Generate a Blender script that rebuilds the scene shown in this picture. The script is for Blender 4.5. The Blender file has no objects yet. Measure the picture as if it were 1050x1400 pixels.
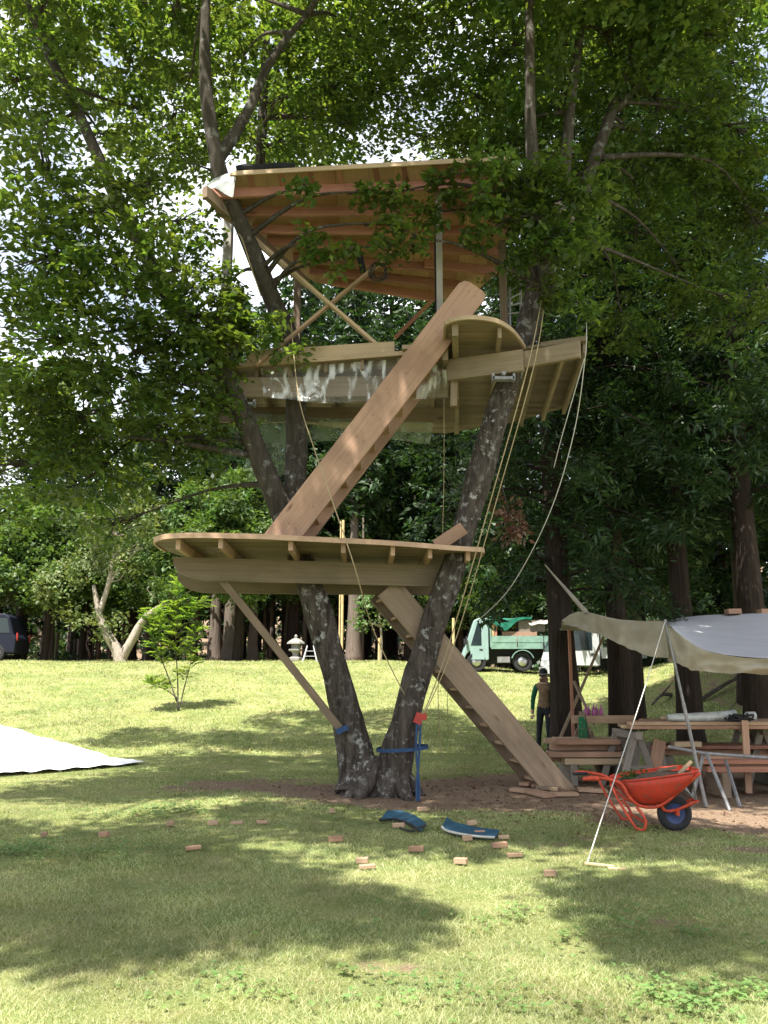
import bpy, bmesh, math, random
import numpy as np
from mathutils import Vector, Matrix, Quaternion, noise as mnoise

random.seed(7)
rng = np.random.default_rng(11)
R = math.radians
scene = bpy.context.scene
COL = scene.collection

# ------------------------------------------------------------------ camera, sky, sun, exposure
PITCH = R(10.9); FPX = 1173.0; CAMZ = 1.5
cam_d = bpy.data.cameras.new('camera'); cam = bpy.data.objects.new('camera', cam_d); COL.objects.link(cam)
cam.location = (0, 0, CAMZ); cam.rotation_euler = (math.pi/2 + PITCH, 0, 0)
cam_d.sensor_fit = 'VERTICAL'; cam_d.sensor_height = 36.0; cam_d.lens = FPX/1400*36.0
cam_d.clip_start = 0.05; cam_d.clip_end = 2000
scene.camera = cam

SUN = Vector((-0.20, -0.36, 0.90)).normalized()
world = bpy.data.worlds.new('World'); scene.world = world; world.use_nodes = True
wn = world.node_tree; wn.nodes.clear()
w_out = wn.nodes.new('ShaderNodeOutputWorld'); w_bg = wn.nodes.new('ShaderNodeBackground')
w_sky = wn.nodes.new('ShaderNodeTexSky'); w_sky.sky_type = 'NISHITA'; w_sky.sun_disc = False
w_sky.sun_elevation = math.asin(SUN.z); w_sky.sun_rotation = math.atan2(SUN.x, SUN.y)
w_sky.air_density = 1.0; w_sky.dust_density = 1.6
w_tc = wn.nodes.new('ShaderNodeTexCoord'); w_n = wn.nodes.new('ShaderNodeTexNoise')
w_n.inputs['Scale'].default_value = 3.2; w_n.inputs['Detail'].default_value = 6
w_r = wn.nodes.new('ShaderNodeValToRGB'); w_r.color_ramp.elements[0].position = 0.38; w_r.color_ramp.elements[1].position = 0.62
w_mix = wn.nodes.new('ShaderNodeMix'); w_mix.data_type = 'RGBA'
w_mix.inputs['B'].default_value = (9.5, 9.7, 10.0, 1)
wn.links.new(w_tc.outputs['Generated'], w_n.inputs['Vector'])
wn.links.new(w_n.outputs['Fac'], w_r.inputs['Fac'])
wn.links.new(w_r.outputs['Color'], w_mix.inputs['Factor'])
wn.links.new(w_sky.outputs['Color'], w_mix.inputs['A'])
wn.links.new(w_mix.outputs['Result'], w_bg.inputs['Color'])
w_bg.inputs['Strength'].default_value = 0.085
wn.links.new(w_bg.outputs['Background'], w_out.inputs['Surface'])
sun_d = bpy.data.lights.new('sun', 'SUN'); sun = bpy.data.objects.new('sun', sun_d); COL.objects.link(sun)
sun_d.energy = 4.8; sun_d.angle = R(0.53); sun_d.color = (1.0, 0.955, 0.87)
sun.rotation_euler = SUN.to_track_quat('Z', 'Y').to_euler(); sun.location = SUN*60
vs = scene.view_settings
vs.view_transform = 'Standard'; vs.look = 'None'; vs.gamma = 1.0; vs.exposure = 1.5; vs.use_curve_mapping = False
scene.cycles.max_bounces = 6; scene.cycles.diffuse_bounces = 3; scene.cycles.transmission_bounces = 5
scene.cycles.transparent_max_bounces = 6; scene.cycles.glossy_bounces = 2
scene.cycles.caustics_reflective = False; scene.cycles.caustics_refractive = False

# ------------------------------------------------------------------ pixel -> place helpers
def ray(px, py):
    cx = (px-525)/FPX; cy = (700-py)/FPX
    return Vector((cx, math.cos(PITCH)-cy*math.sin(PITCH), math.sin(PITCH)+cy*math.cos(PITCH)))
def P(px, py, Y):
    d = ray(px, py); return Vector((0, 0, CAMZ)) + d*(Y/d.y)
def PZ(px, py, z):
    d = ray(px, py); return Vector((0, 0, CAMZ)) + d*((z-CAMZ)/d.z)
def sstep(a, b, v):
    t = np.clip((v-a)/(b-a), 0, 1); return t*t*(3-2*t)
def H(x, y):
    x = np.asarray(x, float); y = np.asarray(y, float)
    amp = 2.15 - 0.07*np.clip(x, 0, 10)
    h = amp*sstep(15, 36, y)
    h = h + 1.15*np.exp(-(((x-11)/3.6)**2 + ((y-27)/5.0)**2))
    h = h + np.where(y > 62, (y-62)*0.22, 0)
    h = h + 0.018*np.sin(x*1.7+0.4*y)+0.014*np.sin(y*2.3-x*0.8)
    return h
def Hf(x, y): return float(H(x, y))
def G(px, py, lift=0.0):
    d = ray(px, py); t = 2.0
    while t < 90:
        p = Vector((0, 0, CAMZ)) + d*t
        if p.z <= Hf(p.x, p.y): break
        t += 0.02
    p.z = Hf(p.x, p.y)+lift
    return p
def gz(p, lift=0.0): return Vector((p[0], p[1], Hf(p[0], p[1])+lift))

# ------------------------------------------------------------------ materials
MATS = {}
def newmat(name):
    m = bpy.data.materials.new(name); m.use_nodes = True
    nt = m.node_tree; b = nt.nodes['Principled BSDF']; MATS[name] = m
    return m, nt, b
def N(nt, t, **kw):
    n = nt.nodes.new(t)
    for k, v in kw.items():
        if k in ('data_type', 'blend_type', 'operation', 'noise_dimensions', 'attribute_name', 'wave_type', 'bands_direction'): setattr(n, k, v)
        else: n.inputs[k.replace('_', ' ')].default_value = v
    return n
def ramp(nt, stops):
    r = nt.nodes.new('ShaderNodeValToRGB'); e = r.color_ramp.elements
    while len(e) < len(stops): e.new(0.5)
    for i, (p, c) in enumerate(stops): e[i].position = p; e[i].color = (*c, 1)
    return r
def bump(nt, b, src, strength=0.3, dist=0.01):
    n = nt.nodes.new('ShaderNodeBump'); n.inputs['Strength'].default_value = strength; n.inputs['Distance'].default_value = dist
    nt.links.new(src, n.inputs['Height']); nt.links.new(n.outputs['Normal'], b.inputs['Normal'])
def plain(name, col, rough=0.6, metal=0.0, var=0.18, scale=9.0, spec=0.4, bmp=0.0):
    m, nt, b = newmat(name)
    tc = N(nt, 'ShaderNodeTexCoord'); n = N(nt, 'ShaderNodeTexNoise', Scale=scale, Detail=5.0)
    nt.links.new(tc.outputs['Object'], n.inputs['Vector'])
    lo = tuple(c*(1-var) for c in col); hi = tuple(min(1, c*(1+var)) for c in col)
    r = ramp(nt, [(0.3, lo), (0.7, hi)])
    nt.links.new(n.outputs['Fac'], r.inputs['Fac']); nt.links.new(r.outputs['Color'], b.inputs['Base Color'])
    b.inputs['Roughness'].default_value = rough; b.inputs['Metallic'].default_value = metal
    b.inputs['Specular IOR Level'].default_value = spec
    if bmp: bump(nt, b, n.outputs['Fac'], bmp, 0.01)
    return m
def wood(name, a, c, rough=0.72, stain=0.35, stain_col=None, knots=True):
    m, nt, b = newmat(name)
    tc = N(nt, 'ShaderNodeTexCoord'); oi = N(nt, 'ShaderNodeObjectInfo')
    mp = nt.nodes.new('ShaderNodeMapping'); mp.inputs['Scale'].default_value = (0.7, 26, 26)
    off = N(nt, 'ShaderNodeVectorMath', operation='SCALE'); off.inputs['Scale'].default_value = 37.0
    cmb = N(nt, 'ShaderNodeCombineXYZ')
    for k in 'XYZ': nt.links.new(oi.outputs['Random'], cmb.inputs[k])
    nt.links.new(cmb.outputs[0], off.inputs[0])
    ad = N(nt, 'ShaderNodeVectorMath', operation='ADD')
    nt.links.new(tc.outputs['Object'], ad.inputs[0]); nt.links.new(off.outputs[0], ad.inputs[1])
    nt.links.new(ad.outputs[0], mp.inputs['Vector'])
    n = N(nt, 'ShaderNodeTexNoise', Scale=2.2, Detail=7.0, Roughness=0.6, Distortion=0.5)
    nt.links.new(mp.outputs['Vector'], n.inputs['Vector'])
    r = ramp(nt, [(0.28, a), (0.72, c)])
    nt.links.new(n.outputs['Fac'], r.inputs['Fac'])
    n2 = N(nt, 'ShaderNodeTexNoise', Scale=1.7, Detail=4.0); nt.links.new(ad.outputs[0], n2.inputs['Vector'])
    r2 = ramp(nt, [(0.42, (0, 0, 0)), (0.68, (1, 1, 1))]); nt.links.new(n2.outputs['Fac'], r2.inputs['Fac'])
    sc = N(nt, 'ShaderNodeMath', operation='MULTIPLY'); sc.inputs[1].default_value = stain
    nt.links.new(r2.outputs['Color'], sc.inputs[0])
    mx = N(nt, 'ShaderNodeMix', data_type='RGBA'); mx.inputs['B'].default_value = (*(stain_col or tuple(v*0.55 for v in a)), 1)
    nt.links.new(sc.outputs[0], mx.inputs['Factor']); nt.links.new(r.outputs['Color'], mx.inputs['A'])
    last = mx.outputs['Result']
    if knots:
        mk = nt.nodes.new('ShaderNodeMapping'); mk.inputs['Scale'].default_value = (1.6, 5, 5)
        nt.links.new(ad.outputs[0], mk.inputs['Vector'])
        v = N(nt, 'ShaderNodeTexVoronoi', Scale=1.0); nt.links.new(mk.outputs['Vector'], v.inputs['Vector'])
        rk = ramp(nt, [(0.0, (0.95, 0.95, 0.95)), (0.15, (0, 0, 0))]); nt.links.new(v.outputs['Distance'], rk.inputs['Fac'])
        mx2 = N(nt, 'ShaderNodeMix', data_type='RGBA'); mx2.inputs['B'].default_value = (a[0]*.32, a[1]*.26, a[2]*.22, 1)
        nt.links.new(rk.outputs['Color'], mx2.inputs['Factor']); nt.links.new(last, mx2.inputs['A']); last = mx2.outputs['Result']
    hs = N(nt, 'ShaderNodeHueSaturation'); mr = N(nt, 'ShaderNodeMapRange'); mr.inputs['To Min'].default_value = 0.78; mr.inputs['To Max'].default_value = 1.18
    nt.links.new(oi.outputs['Random'], mr.inputs['Value']); nt.links.new(mr.outputs[0], hs.inputs['Value'])
    nt.links.new(last, hs.inputs['Color']); nt.links.new(hs.outputs['Color'], b.inputs['Base Color'])
    b.inputs['Roughness'].default_value = rough; b.inputs['Specular IOR Level'].default_value = 0.25
    bump(nt, b, n.outputs['Fac'], 0.25, 0.004)
    return m
def leafmat(name, cols, trans=0.42, tcol=None, gloss=0.35):
    m = bpy.data.materials.new(name); m.use_nodes = True; nt = m.node_tree; nt.nodes.clear(); MATS[name] = m
    out = nt.nodes.new('ShaderNodeOutputMaterial'); g = nt.nodes.new('ShaderNodeNewGeometry')
    r = ramp(nt, [(i/(len(cols)-1), c) for i, c in enumerate(cols)])
    nt.links.new(g.outputs['Random Per Island'], r.inputs['Fac'])
    tc = N(nt, 'ShaderNodeTexCoord'); n = N(nt, 'ShaderNodeTexNoise', Scale=0.9, Detail=2.0)
    nt.links.new(tc.outputs['Object'], n.inputs['Vector'])
    hs = N(nt, 'ShaderNodeHueSaturation'); mr = N(nt, 'ShaderNodeMapRange')
    mr.inputs['From Min'].default_value = .3; mr.inputs['From Max'].default_value = .7
    mr.inputs['To Min'].default_value = .62; mr.inputs['To Max'].default_value = 1.32
    n5 = N(nt, 'ShaderNodeTexNoise', Scale=1.7, Detail=3.0); nt.links.new(tc.outputs['Object'], n5.inputs['Vector'])
    mh = N(nt, 'ShaderNodeMapRange'); mh.inputs['From Min'].default_value = .3; mh.inputs['From Max'].default_value = .7; mh.inputs['To Min'].default_value = .478; mh.inputs['To Max'].default_value = .525
    nt.links.new(n5.outputs['Fac'], mh.inputs['Value']); nt.links.new(mh.outputs[0], hs.inputs['Hue'])
    nt.links.new(n.outputs['Fac'], mr.inputs['Value']); nt.links.new(mr.outputs[0], hs.inputs['Value'])
    nt.links.new(r.outputs['Color'], hs.inputs['Color'])
    b = nt.nodes.new('ShaderNodeBsdfPrincipled'); b.inputs['Roughness'].default_value = 0.5; b.inputs['Specular IOR Level'].default_value = gloss
    nt.links.new(hs.outputs['Color'], b.inputs['Base Color'])
    t = nt.nodes.new('ShaderNodeBsdfTranslucent')
    mm = N(nt, 'ShaderNodeMix', data_type='RGBA', blend_type='MULTIPLY'); mm.inputs['Factor'].default_value = 1.0
    mm.inputs['B'].default_value = (*(tcol or (2.1, 1.9, 0.75)), 1)
    nt.links.new(hs.outputs['Color'], mm.inputs['A']); nt.links.new(mm.outputs['Result'], t.inputs['Color'])
    mix = nt.nodes.new('ShaderNodeMixShader'); mix.inputs['Fac'].default_value = trans
    nt.links.new(b.outputs[0], mix.inputs[1]); nt.links.new(t.outputs[0], mix.inputs[2])
    nt.links.new(mix.outputs[0], out.inputs['Surface'])
    return m
def bark(name, a, c, lichen=None, lich=(0.60, 0.68), scale=7.0, stretch=(6, 6, 1.1), lscale=5.5, patchy=False):
    m, nt, b = newmat(name)
    tc = N(nt, 'ShaderNodeTexCoord'); mp = nt.nodes.new('ShaderNodeMapping'); mp.inputs['Scale'].default_value = stretch
    nt.links.new(tc.outputs['Object'], mp.inputs['Vector'])
    n = N(nt, 'ShaderNodeTexNoise', Scale=scale/3, Detail=9.0, Roughness=0.68, Distortion=0.4); nt.links.new(mp.outputs['Vector'], n.inputs['Vector'])
    r = ramp(nt, [(0.3, a), (0.7, c)]); nt.links.new(n.outputs['Fac'], r.inputs['Fac']); last = r.outputs['Color']
    if lichen:
        n2 = N(nt, 'ShaderNodeTexNoise', Scale=lscale, Detail=8.0, Roughness=0.7); nt.links.new(tc.outputs['Object'], n2.inputs['Vector'])
        r2 = ramp(nt, [(lich[0], (0, 0, 0)), (lich[1], (1, 1, 1))]); nt.links.new(n2.outputs['Fac'], r2.inputs['Fac'])
        mx = N(nt, 'ShaderNodeMix', data_type='RGBA'); mx.inputs['B'].default_value = (*lichen, 1)
        fac = r2.outputs['Color']
        if patchy:
            n4 = N(nt, 'ShaderNodeTexNoise', Scale=1.6, Detail=3.0); nt.links.new(tc.outputs['Object'], n4.inputs['Vector'])
            r4 = ramp(nt, [(0.38, (0.22, 0.22, 0.22)), (0.56, (1, 1, 1))]); nt.links.new(n4.outputs['Fac'], r4.inputs['Fac'])
            m4 = N(nt, 'ShaderNodeMath', operation='MULTIPLY'); nt.links.new(fac, m4.inputs[0]); nt.links.new(r4.outputs['Color'], m4.inputs[1]); fac = m4.outputs[0]
        nt.links.new(fac, mx.inputs['Factor']); nt.links.new(last, mx.inputs['A']); last = mx.outputs['Result']
    nt.links.new(last, b.inputs['Base Color']); b.inputs['Roughness'].default_value = 0.95; b.inputs['Specular IOR Level'].default_value = 0.15
    bump(nt, b, n.outputs['Fac'], 0.9, 0.03)
    return m
def plastic(name, tint, alpha, rough=0.25, glint_streak=False):
    m, nt, b = newmat(name)
    b.inputs['Base Color'].default_value = (*tint, 1); b.inputs['Roughness'].default_value = rough
    tc = N(nt, 'ShaderNodeTexCoord'); n = N(nt, 'ShaderNodeTexNoise', Scale=4.0, Detail=4.0, Distortion=1.0)
    mp = nt.nodes.new('ShaderNodeMapping'); mp.inputs['Scale'].default_value = (1.5, 1.2, .5) if glint_streak else (1, 1, 1); mp.inputs['Rotation'].default_value = (0, .5 if glint_streak else 0, 0)
    nt.links.new(tc.outputs['Object'], mp.inputs['Vector']); nt.links.new(mp.outputs['Vector'], n.inputs['Vector'])
    mr = N(nt, 'ShaderNodeMapRange'); mr.inputs['From Min'].default_value = .50 if glint_streak else .35; mr.inputs['From Max'].default_value = .66 if glint_streak else .65
    mr.inputs['To Min'].default_value = alpha*(.6 if glint_streak else .6); mr.inputs['To Max'].default_value = min(1, alpha*(6.0 if glint_streak else 1.5))  # whiter, denser alpha streaks stand in for highlights on the wrinkles
    nt.links.new(n.outputs['Fac'], mr.inputs['Value']); nt.links.new(mr.outputs[0], b.inputs['Alpha'])
    bump(nt, b, n.outputs['Fac'], 0.5, 0.02)
    return m

wood('cedar_board', (0.36, 0.23, 0.145), (0.50, 0.345, 0.23), stain=0.55)
wood('stair_board', (0.32, 0.19, 0.125), (0.46, 0.29, 0.195), stain=0.55)
wood('treated_board', (0.18, 0.135, 0.085), (0.285, 0.22, 0.145), stain=0.4)
wood('weathered_board', (0.19, 0.135, 0.09), (0.285, 0.21, 0.145), stain=0.4)
wood('pine_board', (0.42, 0.30, 0.18), (0.56, 0.42, 0.265), stain=0.2)
wood('rafter_board', (0.30, 0.135, 0.09), (0.42, 0.21, 0.14), stain=0.4)
wood('plywood', (0.40, 0.255, 0.145), (0.53, 0.36, 0.215), stain=0.55)
wood('plywood_red', (0.31, 0.165, 0.10), (0.41, 0.24, 0.15), stain=0.55)
wood('old_grey_wood', (0.15, 0.125, 0.10), (0.27, 0.235, 0.195), stain=0.4)
wood('lumber_red', (0.34, 0.19, 0.125), (0.50, 0.31, 0.20), stain=0.55)
bark('tree_bark', (0.016, 0.012, 0.010), (0.12, 0.098, 0.082), lichen=(0.33, 0.325, 0.30), lich=(0.545, 0.62), lscale=10, patchy=True)
bark('upper_bark', (0.032, 0.026, 0.020), (0.10, 0.085, 0.068), lichen=(0.20, 0.20, 0.175), lich=(0.56, 0.66))
bark('cedar_bark', (0.014, 0.010, 0.008), (0.055, 0.040, 0.031), stretch=(9, 9, 0.7))
bark('grey_cedar_bark', (0.09, 0.07, 0.055), (0.22, 0.18, 0.15), stretch=(9, 9, 0.7))
bark('pale_bark', (0.22, 0.18, 0.14), (0.42, 0.37, 0.31), stretch=(5, 5, 2))
leafmat('broad_leaf', [(0.045, 0.082, 0.020), (0.076, 0.126, 0.029), (0.125, 0.178, 0.040)], trans=0.5)
leafmat('young_leaf', [(0.10, 0.18, 0.03), (0.17, 0.26, 0.05)], trans=0.45)
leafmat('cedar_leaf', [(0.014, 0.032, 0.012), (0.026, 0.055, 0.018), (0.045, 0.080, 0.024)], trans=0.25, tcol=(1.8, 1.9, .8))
leafmat('far_leaf', [(0.055, 0.10, 0.028), (0.09, 0.15, 0.042), (0.13, 0.19, 0.055)], trans=0.32, tcol=(1.7, 1.7, .7))
leafmat('grey_leaf', [(0.08, 0.125, 0.04), (0.14, 0.185, 0.06), (0.19, 0.22, 0.085)], trans=0.3, tcol=(1.5, 1.4, .7))
leafmat('brown_leaf', [(0.10, 0.05, 0.03), (0.19, 0.11, 0.065)], trans=0.2, tcol=(1.3, 1, .8))
leafmat('grass_blade', [(0.185, 0.24, 0.085), (0.32, 0.35, 0.165), (0.52, 0.49, 0.30)], trans=0.35, tcol=(1.4, 1.4, .7), gloss=.2)
leafmat('clover_leaf', [(0.12, 0.20, 0.06), (0.19, 0.27, 0.09)], trans=0.3, tcol=(1.4, 1.4, .7), gloss=.2)
plain('orange_paint', (0.52, 0.042, 0.018), 0.42, var=.15, scale=6, spec=.5)
m, nt, b = MATS['orange_paint'], MATS['orange_paint'].node_tree, MATS['orange_paint'].node_tree.nodes['Principled BSDF']
tc = N(nt, 'ShaderNodeTexCoord'); n = N(nt, 'ShaderNodeTexNoise', Scale=17.0, Detail=9.0, Roughness=.75); nt.links.new(tc.outputs['Object'], n.inputs['Vector'])
r = ramp(nt, [(.52, (0, 0, 0)), (.62, (.9, .9, .9))]); nt.links.new(n.outputs['Fac'], r.inputs['Fac'])
mx = N(nt, 'ShaderNodeMix', data_type='RGBA'); mx.inputs['B'].default_value = (.17, .075, .045, 1); old = b.inputs['Base Color'].links[0].from_socket
nt.links.new(r.outputs['Color'], mx.inputs['Factor']); nt.links.new(old, mx.inputs['A']); nt.links.new(mx.outputs['Result'], b.inputs['Base Color']); b.inputs['Roughness'].default_value = .6
plain('red_tube', (0.50, 0.06, 0.025), 0.5, var=.3, scale=20)
plain('rubber', (0.022, 0.022, 0.024), 0.85, var=.3, scale=25)
plain('blue_rim', (0.03, 0.05, 0.14), 0.45, var=.35, scale=18)
plain('soil', (0.09, 0.065, 0.045), 0.95, var=.4, scale=30, bmp=.8)
plain('aluminium', (0.24, 0.235, 0.235), 0.55, 0.35, var=.25, scale=12)
plain('dull_metal', (0.28, 0.27, 0.26), 0.5, 0.6, var=.3, scale=14)
plain('rope_tan', (0.36, 0.28, 0.16), 0.9, var=.2, scale=60)
plain('rope_white', (0.50, 0.48, 0.42), 0.9, var=.1, scale=60)
plain('rope_green', (0.02, 0.17, 0.07), 0.8, var=.3, scale=40)
plain('wire_black', (0.02, 0.02, 0.02), 0.6)
plain('strap_blue', (0.02, 0.055, 0.13), 0.75, var=.2, scale=40)
plain('red_plastic', (0.38, 0.03, 0.02), 0.4)
plain('sheet_blue', (0.022, 0.075, 0.12), 0.6, var=.35, scale=10)
plain('white_sheet', (0.80, 0.80, 0.80), 0.75, var=.05, scale=2)
plain('shelter_grey', (0.40, 0.39, 0.40), 0.55, var=.08, scale=2)
plain('black_felt', (0.012, 0.012, 0.013), 0.9)
plain('truck_green', (0.25, 0.36, 0.34), 0.42, var=.10, scale=2)
plain('bed_green', (0.17, 0.28, 0.225), 0.55, var=.22, scale=4)
plain('truck_white', (0.50, 0.51, 0.53), 0.35, var=.06, scale=2)
plain('van_navy', (0.010, 0.012, 0.024), 0.55, var=.1, scale=2, spec=.2)
plain('chassis_black', (0.02, 0.02, 0.02), 0.7)
plain('tarp_green', (0.01, 0.14, 0.09), 0.55, var=.2, scale=6)
plain('tarp_grey', (0.30, 0.28, 0.25), 0.8, var=.2, scale=5)
plain('cargo_brown', (0.33, 0.20, 0.14), 0.8, var=.2, scale=5)
plain('lamp_clear', (0.75, 0.75, 0.72), 0.15)
plain('lamp_amber', (0.7, 0.25, 0.03), 0.3)
plain('stone', (0.24, 0.23, 0.21), 0.95, var=.3, scale=14, bmp=.5)
plain('pink_bottle', (0.30, 0.07, 0.19), 0.3, var=.15)
plain('bamboo', (0.55, 0.40, 0.20), 0.6, var=.2, scale=5)
plain('skin', (0.50, 0.30, 0.21), 0.55, var=.08)
plain('cap_cloth', (0.03, 0.03, 0.035), 0.9); plain('cap_stripe', (0.5, 0.47, 0.45), 0.8)
plain('shirt_green', (0.012, 0.11, 0.05), 0.9); plain('vest_tan', (0.20, 0.13, 0.075), 0.9, var=.3, scale=14)
plain('trousers_black', (0.02, 0.022, 0.026), 0.9); plain('boot', (0.05, 0.04, 0.03), 0.8)
plain('hair', (0.012, 0.010, 0.009), 0.8)
m, nt, b = newmat('dark_glass'); b.inputs['Base Color'].default_value = (0.02, 0.03, 0.035, 1); b.inputs['Roughness'].default_value = 0.08
m, nt, b = newmat('chrome'); b.inputs['Base Color'].default_value = (0.55, 0.55, 0.55, 1); b.inputs['Metallic'].default_value = 1; b.inputs['Roughness'].default_value = 0.35
plastic('clear_plastic', (0.92, 0.92, 0.91), 0.12, 0.10, True)
wood('silver_wood', (0.36, 0.33, 0.29), (0.52, 0.49, 0.44), stain=0.3, knots=False)
plastic('milky_plastic', (0.34, 0.42, 0.28), 0.40, 0.35)
plastic('white_plastic', (0.62, 0.65, 0.64), 0.62, 0.3)
# cloth of the shelter: thin, lets light through
m = bpy.data.materials.new('shelter_beige'); m.use_nodes = True; nt = m.node_tree; b = nt.nodes['Principled BSDF']; MATS['shelter_beige'] = m
tc = N(nt, 'ShaderNodeTexCoord'); n = N(nt, 'ShaderNodeTexNoise', Scale=3.0, Detail=6.0); nt.links.new(tc.outputs['Object'], n.inputs['Vector'])
r = ramp(nt, [(.3, (0.36, 0.32, 0.25)), (.7, (0.50, 0.455, 0.37))]); nt.links.new(n.outputs['Fac'], r.inputs['Fac']); nt.links.new(r.outputs['Color'], b.inputs['Base Color'])
b.inputs['Roughness'].default_value = .8
t = nt.nodes.new('ShaderNodeBsdfTranslucent'); nt.links.new(r.outputs['Color'], t.inputs['Color'])
mx = nt.nodes.new('ShaderNodeMixShader'); mx.inputs['Fac'].default_value = .4
nt.links.new(b.outputs[0], mx.inputs[1]); nt.links.new(t.outputs[0], mx.inputs[2]); nt.links.new(mx.outputs[0], nt.nodes['Material Output'].inputs['Surface'])
bump(nt, b, n.outputs['Fac'], .3, .02)
# lawn
m, nt, b = newmat('lawn')
tc = N(nt, 'ShaderNodeTexCoord')
n1 = N(nt, 'ShaderNodeTexNoise', Scale=0.55, Detail=6.0, Roughness=.6); n2 = N(nt, 'ShaderNodeTexNoise', Scale=38.0, Detail=6.0, Roughness=.75)
n3 = N(nt, 'ShaderNodeTexNoise', Scale=3.2, Detail=5.0)
for q in (n1, n2, n3): nt.links.new(tc.outputs['Object'], q.inputs['Vector'])
r1 = ramp(nt, [(0.30, (0.10, 0.14, 0.042)), (0.48, (0.19, 0.215, 0.078)), (0.68, (0.31, 0.29, 0.14))])
ad = N(nt, 'ShaderNodeMath', operation='MULTIPLY_ADD'); ad.inputs[1].default_value = .55
ad2 = N(nt, 'ShaderNodeMath', operation='MULTIPLY'); ad2.inputs[1].default_value = .45
nt.links.new(n3.outputs['Fac'], ad2.inputs[0]); nt.links.new(n1.outputs['Fac'], ad.inputs[0]); nt.links.new(ad2.outputs[0], ad.inputs[2])
nt.links.new(ad.outputs[0], r1.inputs['Fac'])
r2 = ramp(nt, [(0.30, (0.6, 0.6, 0.6)), (0.70, (1.4, 1.4, 1.35))]); nt.links.new(n2.outputs['Fac'], r2.inputs['Fac'])
mg = N(nt, 'ShaderNodeMix', data_type='RGBA', blend_type='MULTIPLY'); mg.inputs['Factor'].default_value = 1
nt.links.new(r1.outputs['Color'], mg.inputs['A']); nt.links.new(r2.outputs['Color'], mg.inputs['B'])
at = N(nt, 'ShaderNodeAttribute'); at.attribute_name = 'dirt'
rd = ramp(nt, [(0.32, (0.11, 0.075, 0.05)), (0.52, (0.225, 0.158, 0.108)), (0.70, (0.42, 0.31, 0.22))]); nt.links.new(n2.outputs['Fac'], rd.inputs['Fac'])
md = N(nt, 'ShaderNodeMath', operation='MULTIPLY_ADD'); md.inputs[1].default_value = 1.3
nm = N(nt, 'ShaderNodeMath', operation='MULTIPLY_ADD'); nm.inputs[1].default_value = 1.6; nm.inputs[2].default_value = -0.85
nt.links.new(n3.outputs['Fac'], nm.inputs[0]); nt.links.new(at.outputs['Fac'], md.inputs[0]); nt.links.new(nm.outputs[0], md.inputs[2])
rc = ramp(nt, [(0.30, (0, 0, 0)), (0.62, (1, 1, 1))]); nt.links.new(md.outputs[0], rc.inputs['Fac'])
mz = N(nt, 'ShaderNodeMix', data_type='RGBA'); nt.links.new(rc.outputs['Color'], mz.inputs['Factor'])
nt.links.new(mg.outputs['Result'], mz.inputs['A']); nt.links.new(rd.outputs['Color'], mz.inputs['B']); nt.links.new(mz.outputs['Result'], b.inputs['Base Color'])
b.inputs['Roughness'].default_value = 1; b.inputs['Specular IOR Level'].default_value = .05
bump(nt, b, n2.outputs['Fac'], .8, .03)

# ------------------------------------------------------------------ object helpers
WM = {}
def link(o, name, parent=None, M=None):
    COL.objects.link(o)
    M = M if M is not None else Matrix.Identity(4)
    if parent is not None:
        o.parent = parent; o.matrix_parent_inverse = WM[parent.name].inverted()
    o.matrix_basis = M; WM[o.name] = M
    return o
def tag(o, label, cat, group=None, kind=None):
    if label: o['label'] = label
    if cat: o['category'] = cat
    if group: o['group'] = group
    if kind: o['kind'] = kind
    return o
def thing(name, base, label, cat, group=None):
    o = bpy.data.objects.new(name, None); o.empty_display_size = .2
    link(o, name, None, Matrix.Translation(Vector(base))); return tag(o, label, cat, group)
def mesh_obj(name, verts, faces, mat, parent=None, M=None, smooth=False):
    me = bpy.data.meshes.new(name); me.from_pydata([tuple(v) for v in verts], [], faces); me.validate(); me.update()
    if mat: me.materials.append(MATS[mat])
    if smooth: me.shade_smooth()
    return link(bpy.data.objects.new(name, me), name, parent, M)
def fix_normals(o):
    bm = bmesh.new(); bm.from_mesh(o.data); bmesh.ops.recalc_face_normals(bm, faces=bm.faces); bm.to_mesh(o.data); bm.free(); return o
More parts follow.
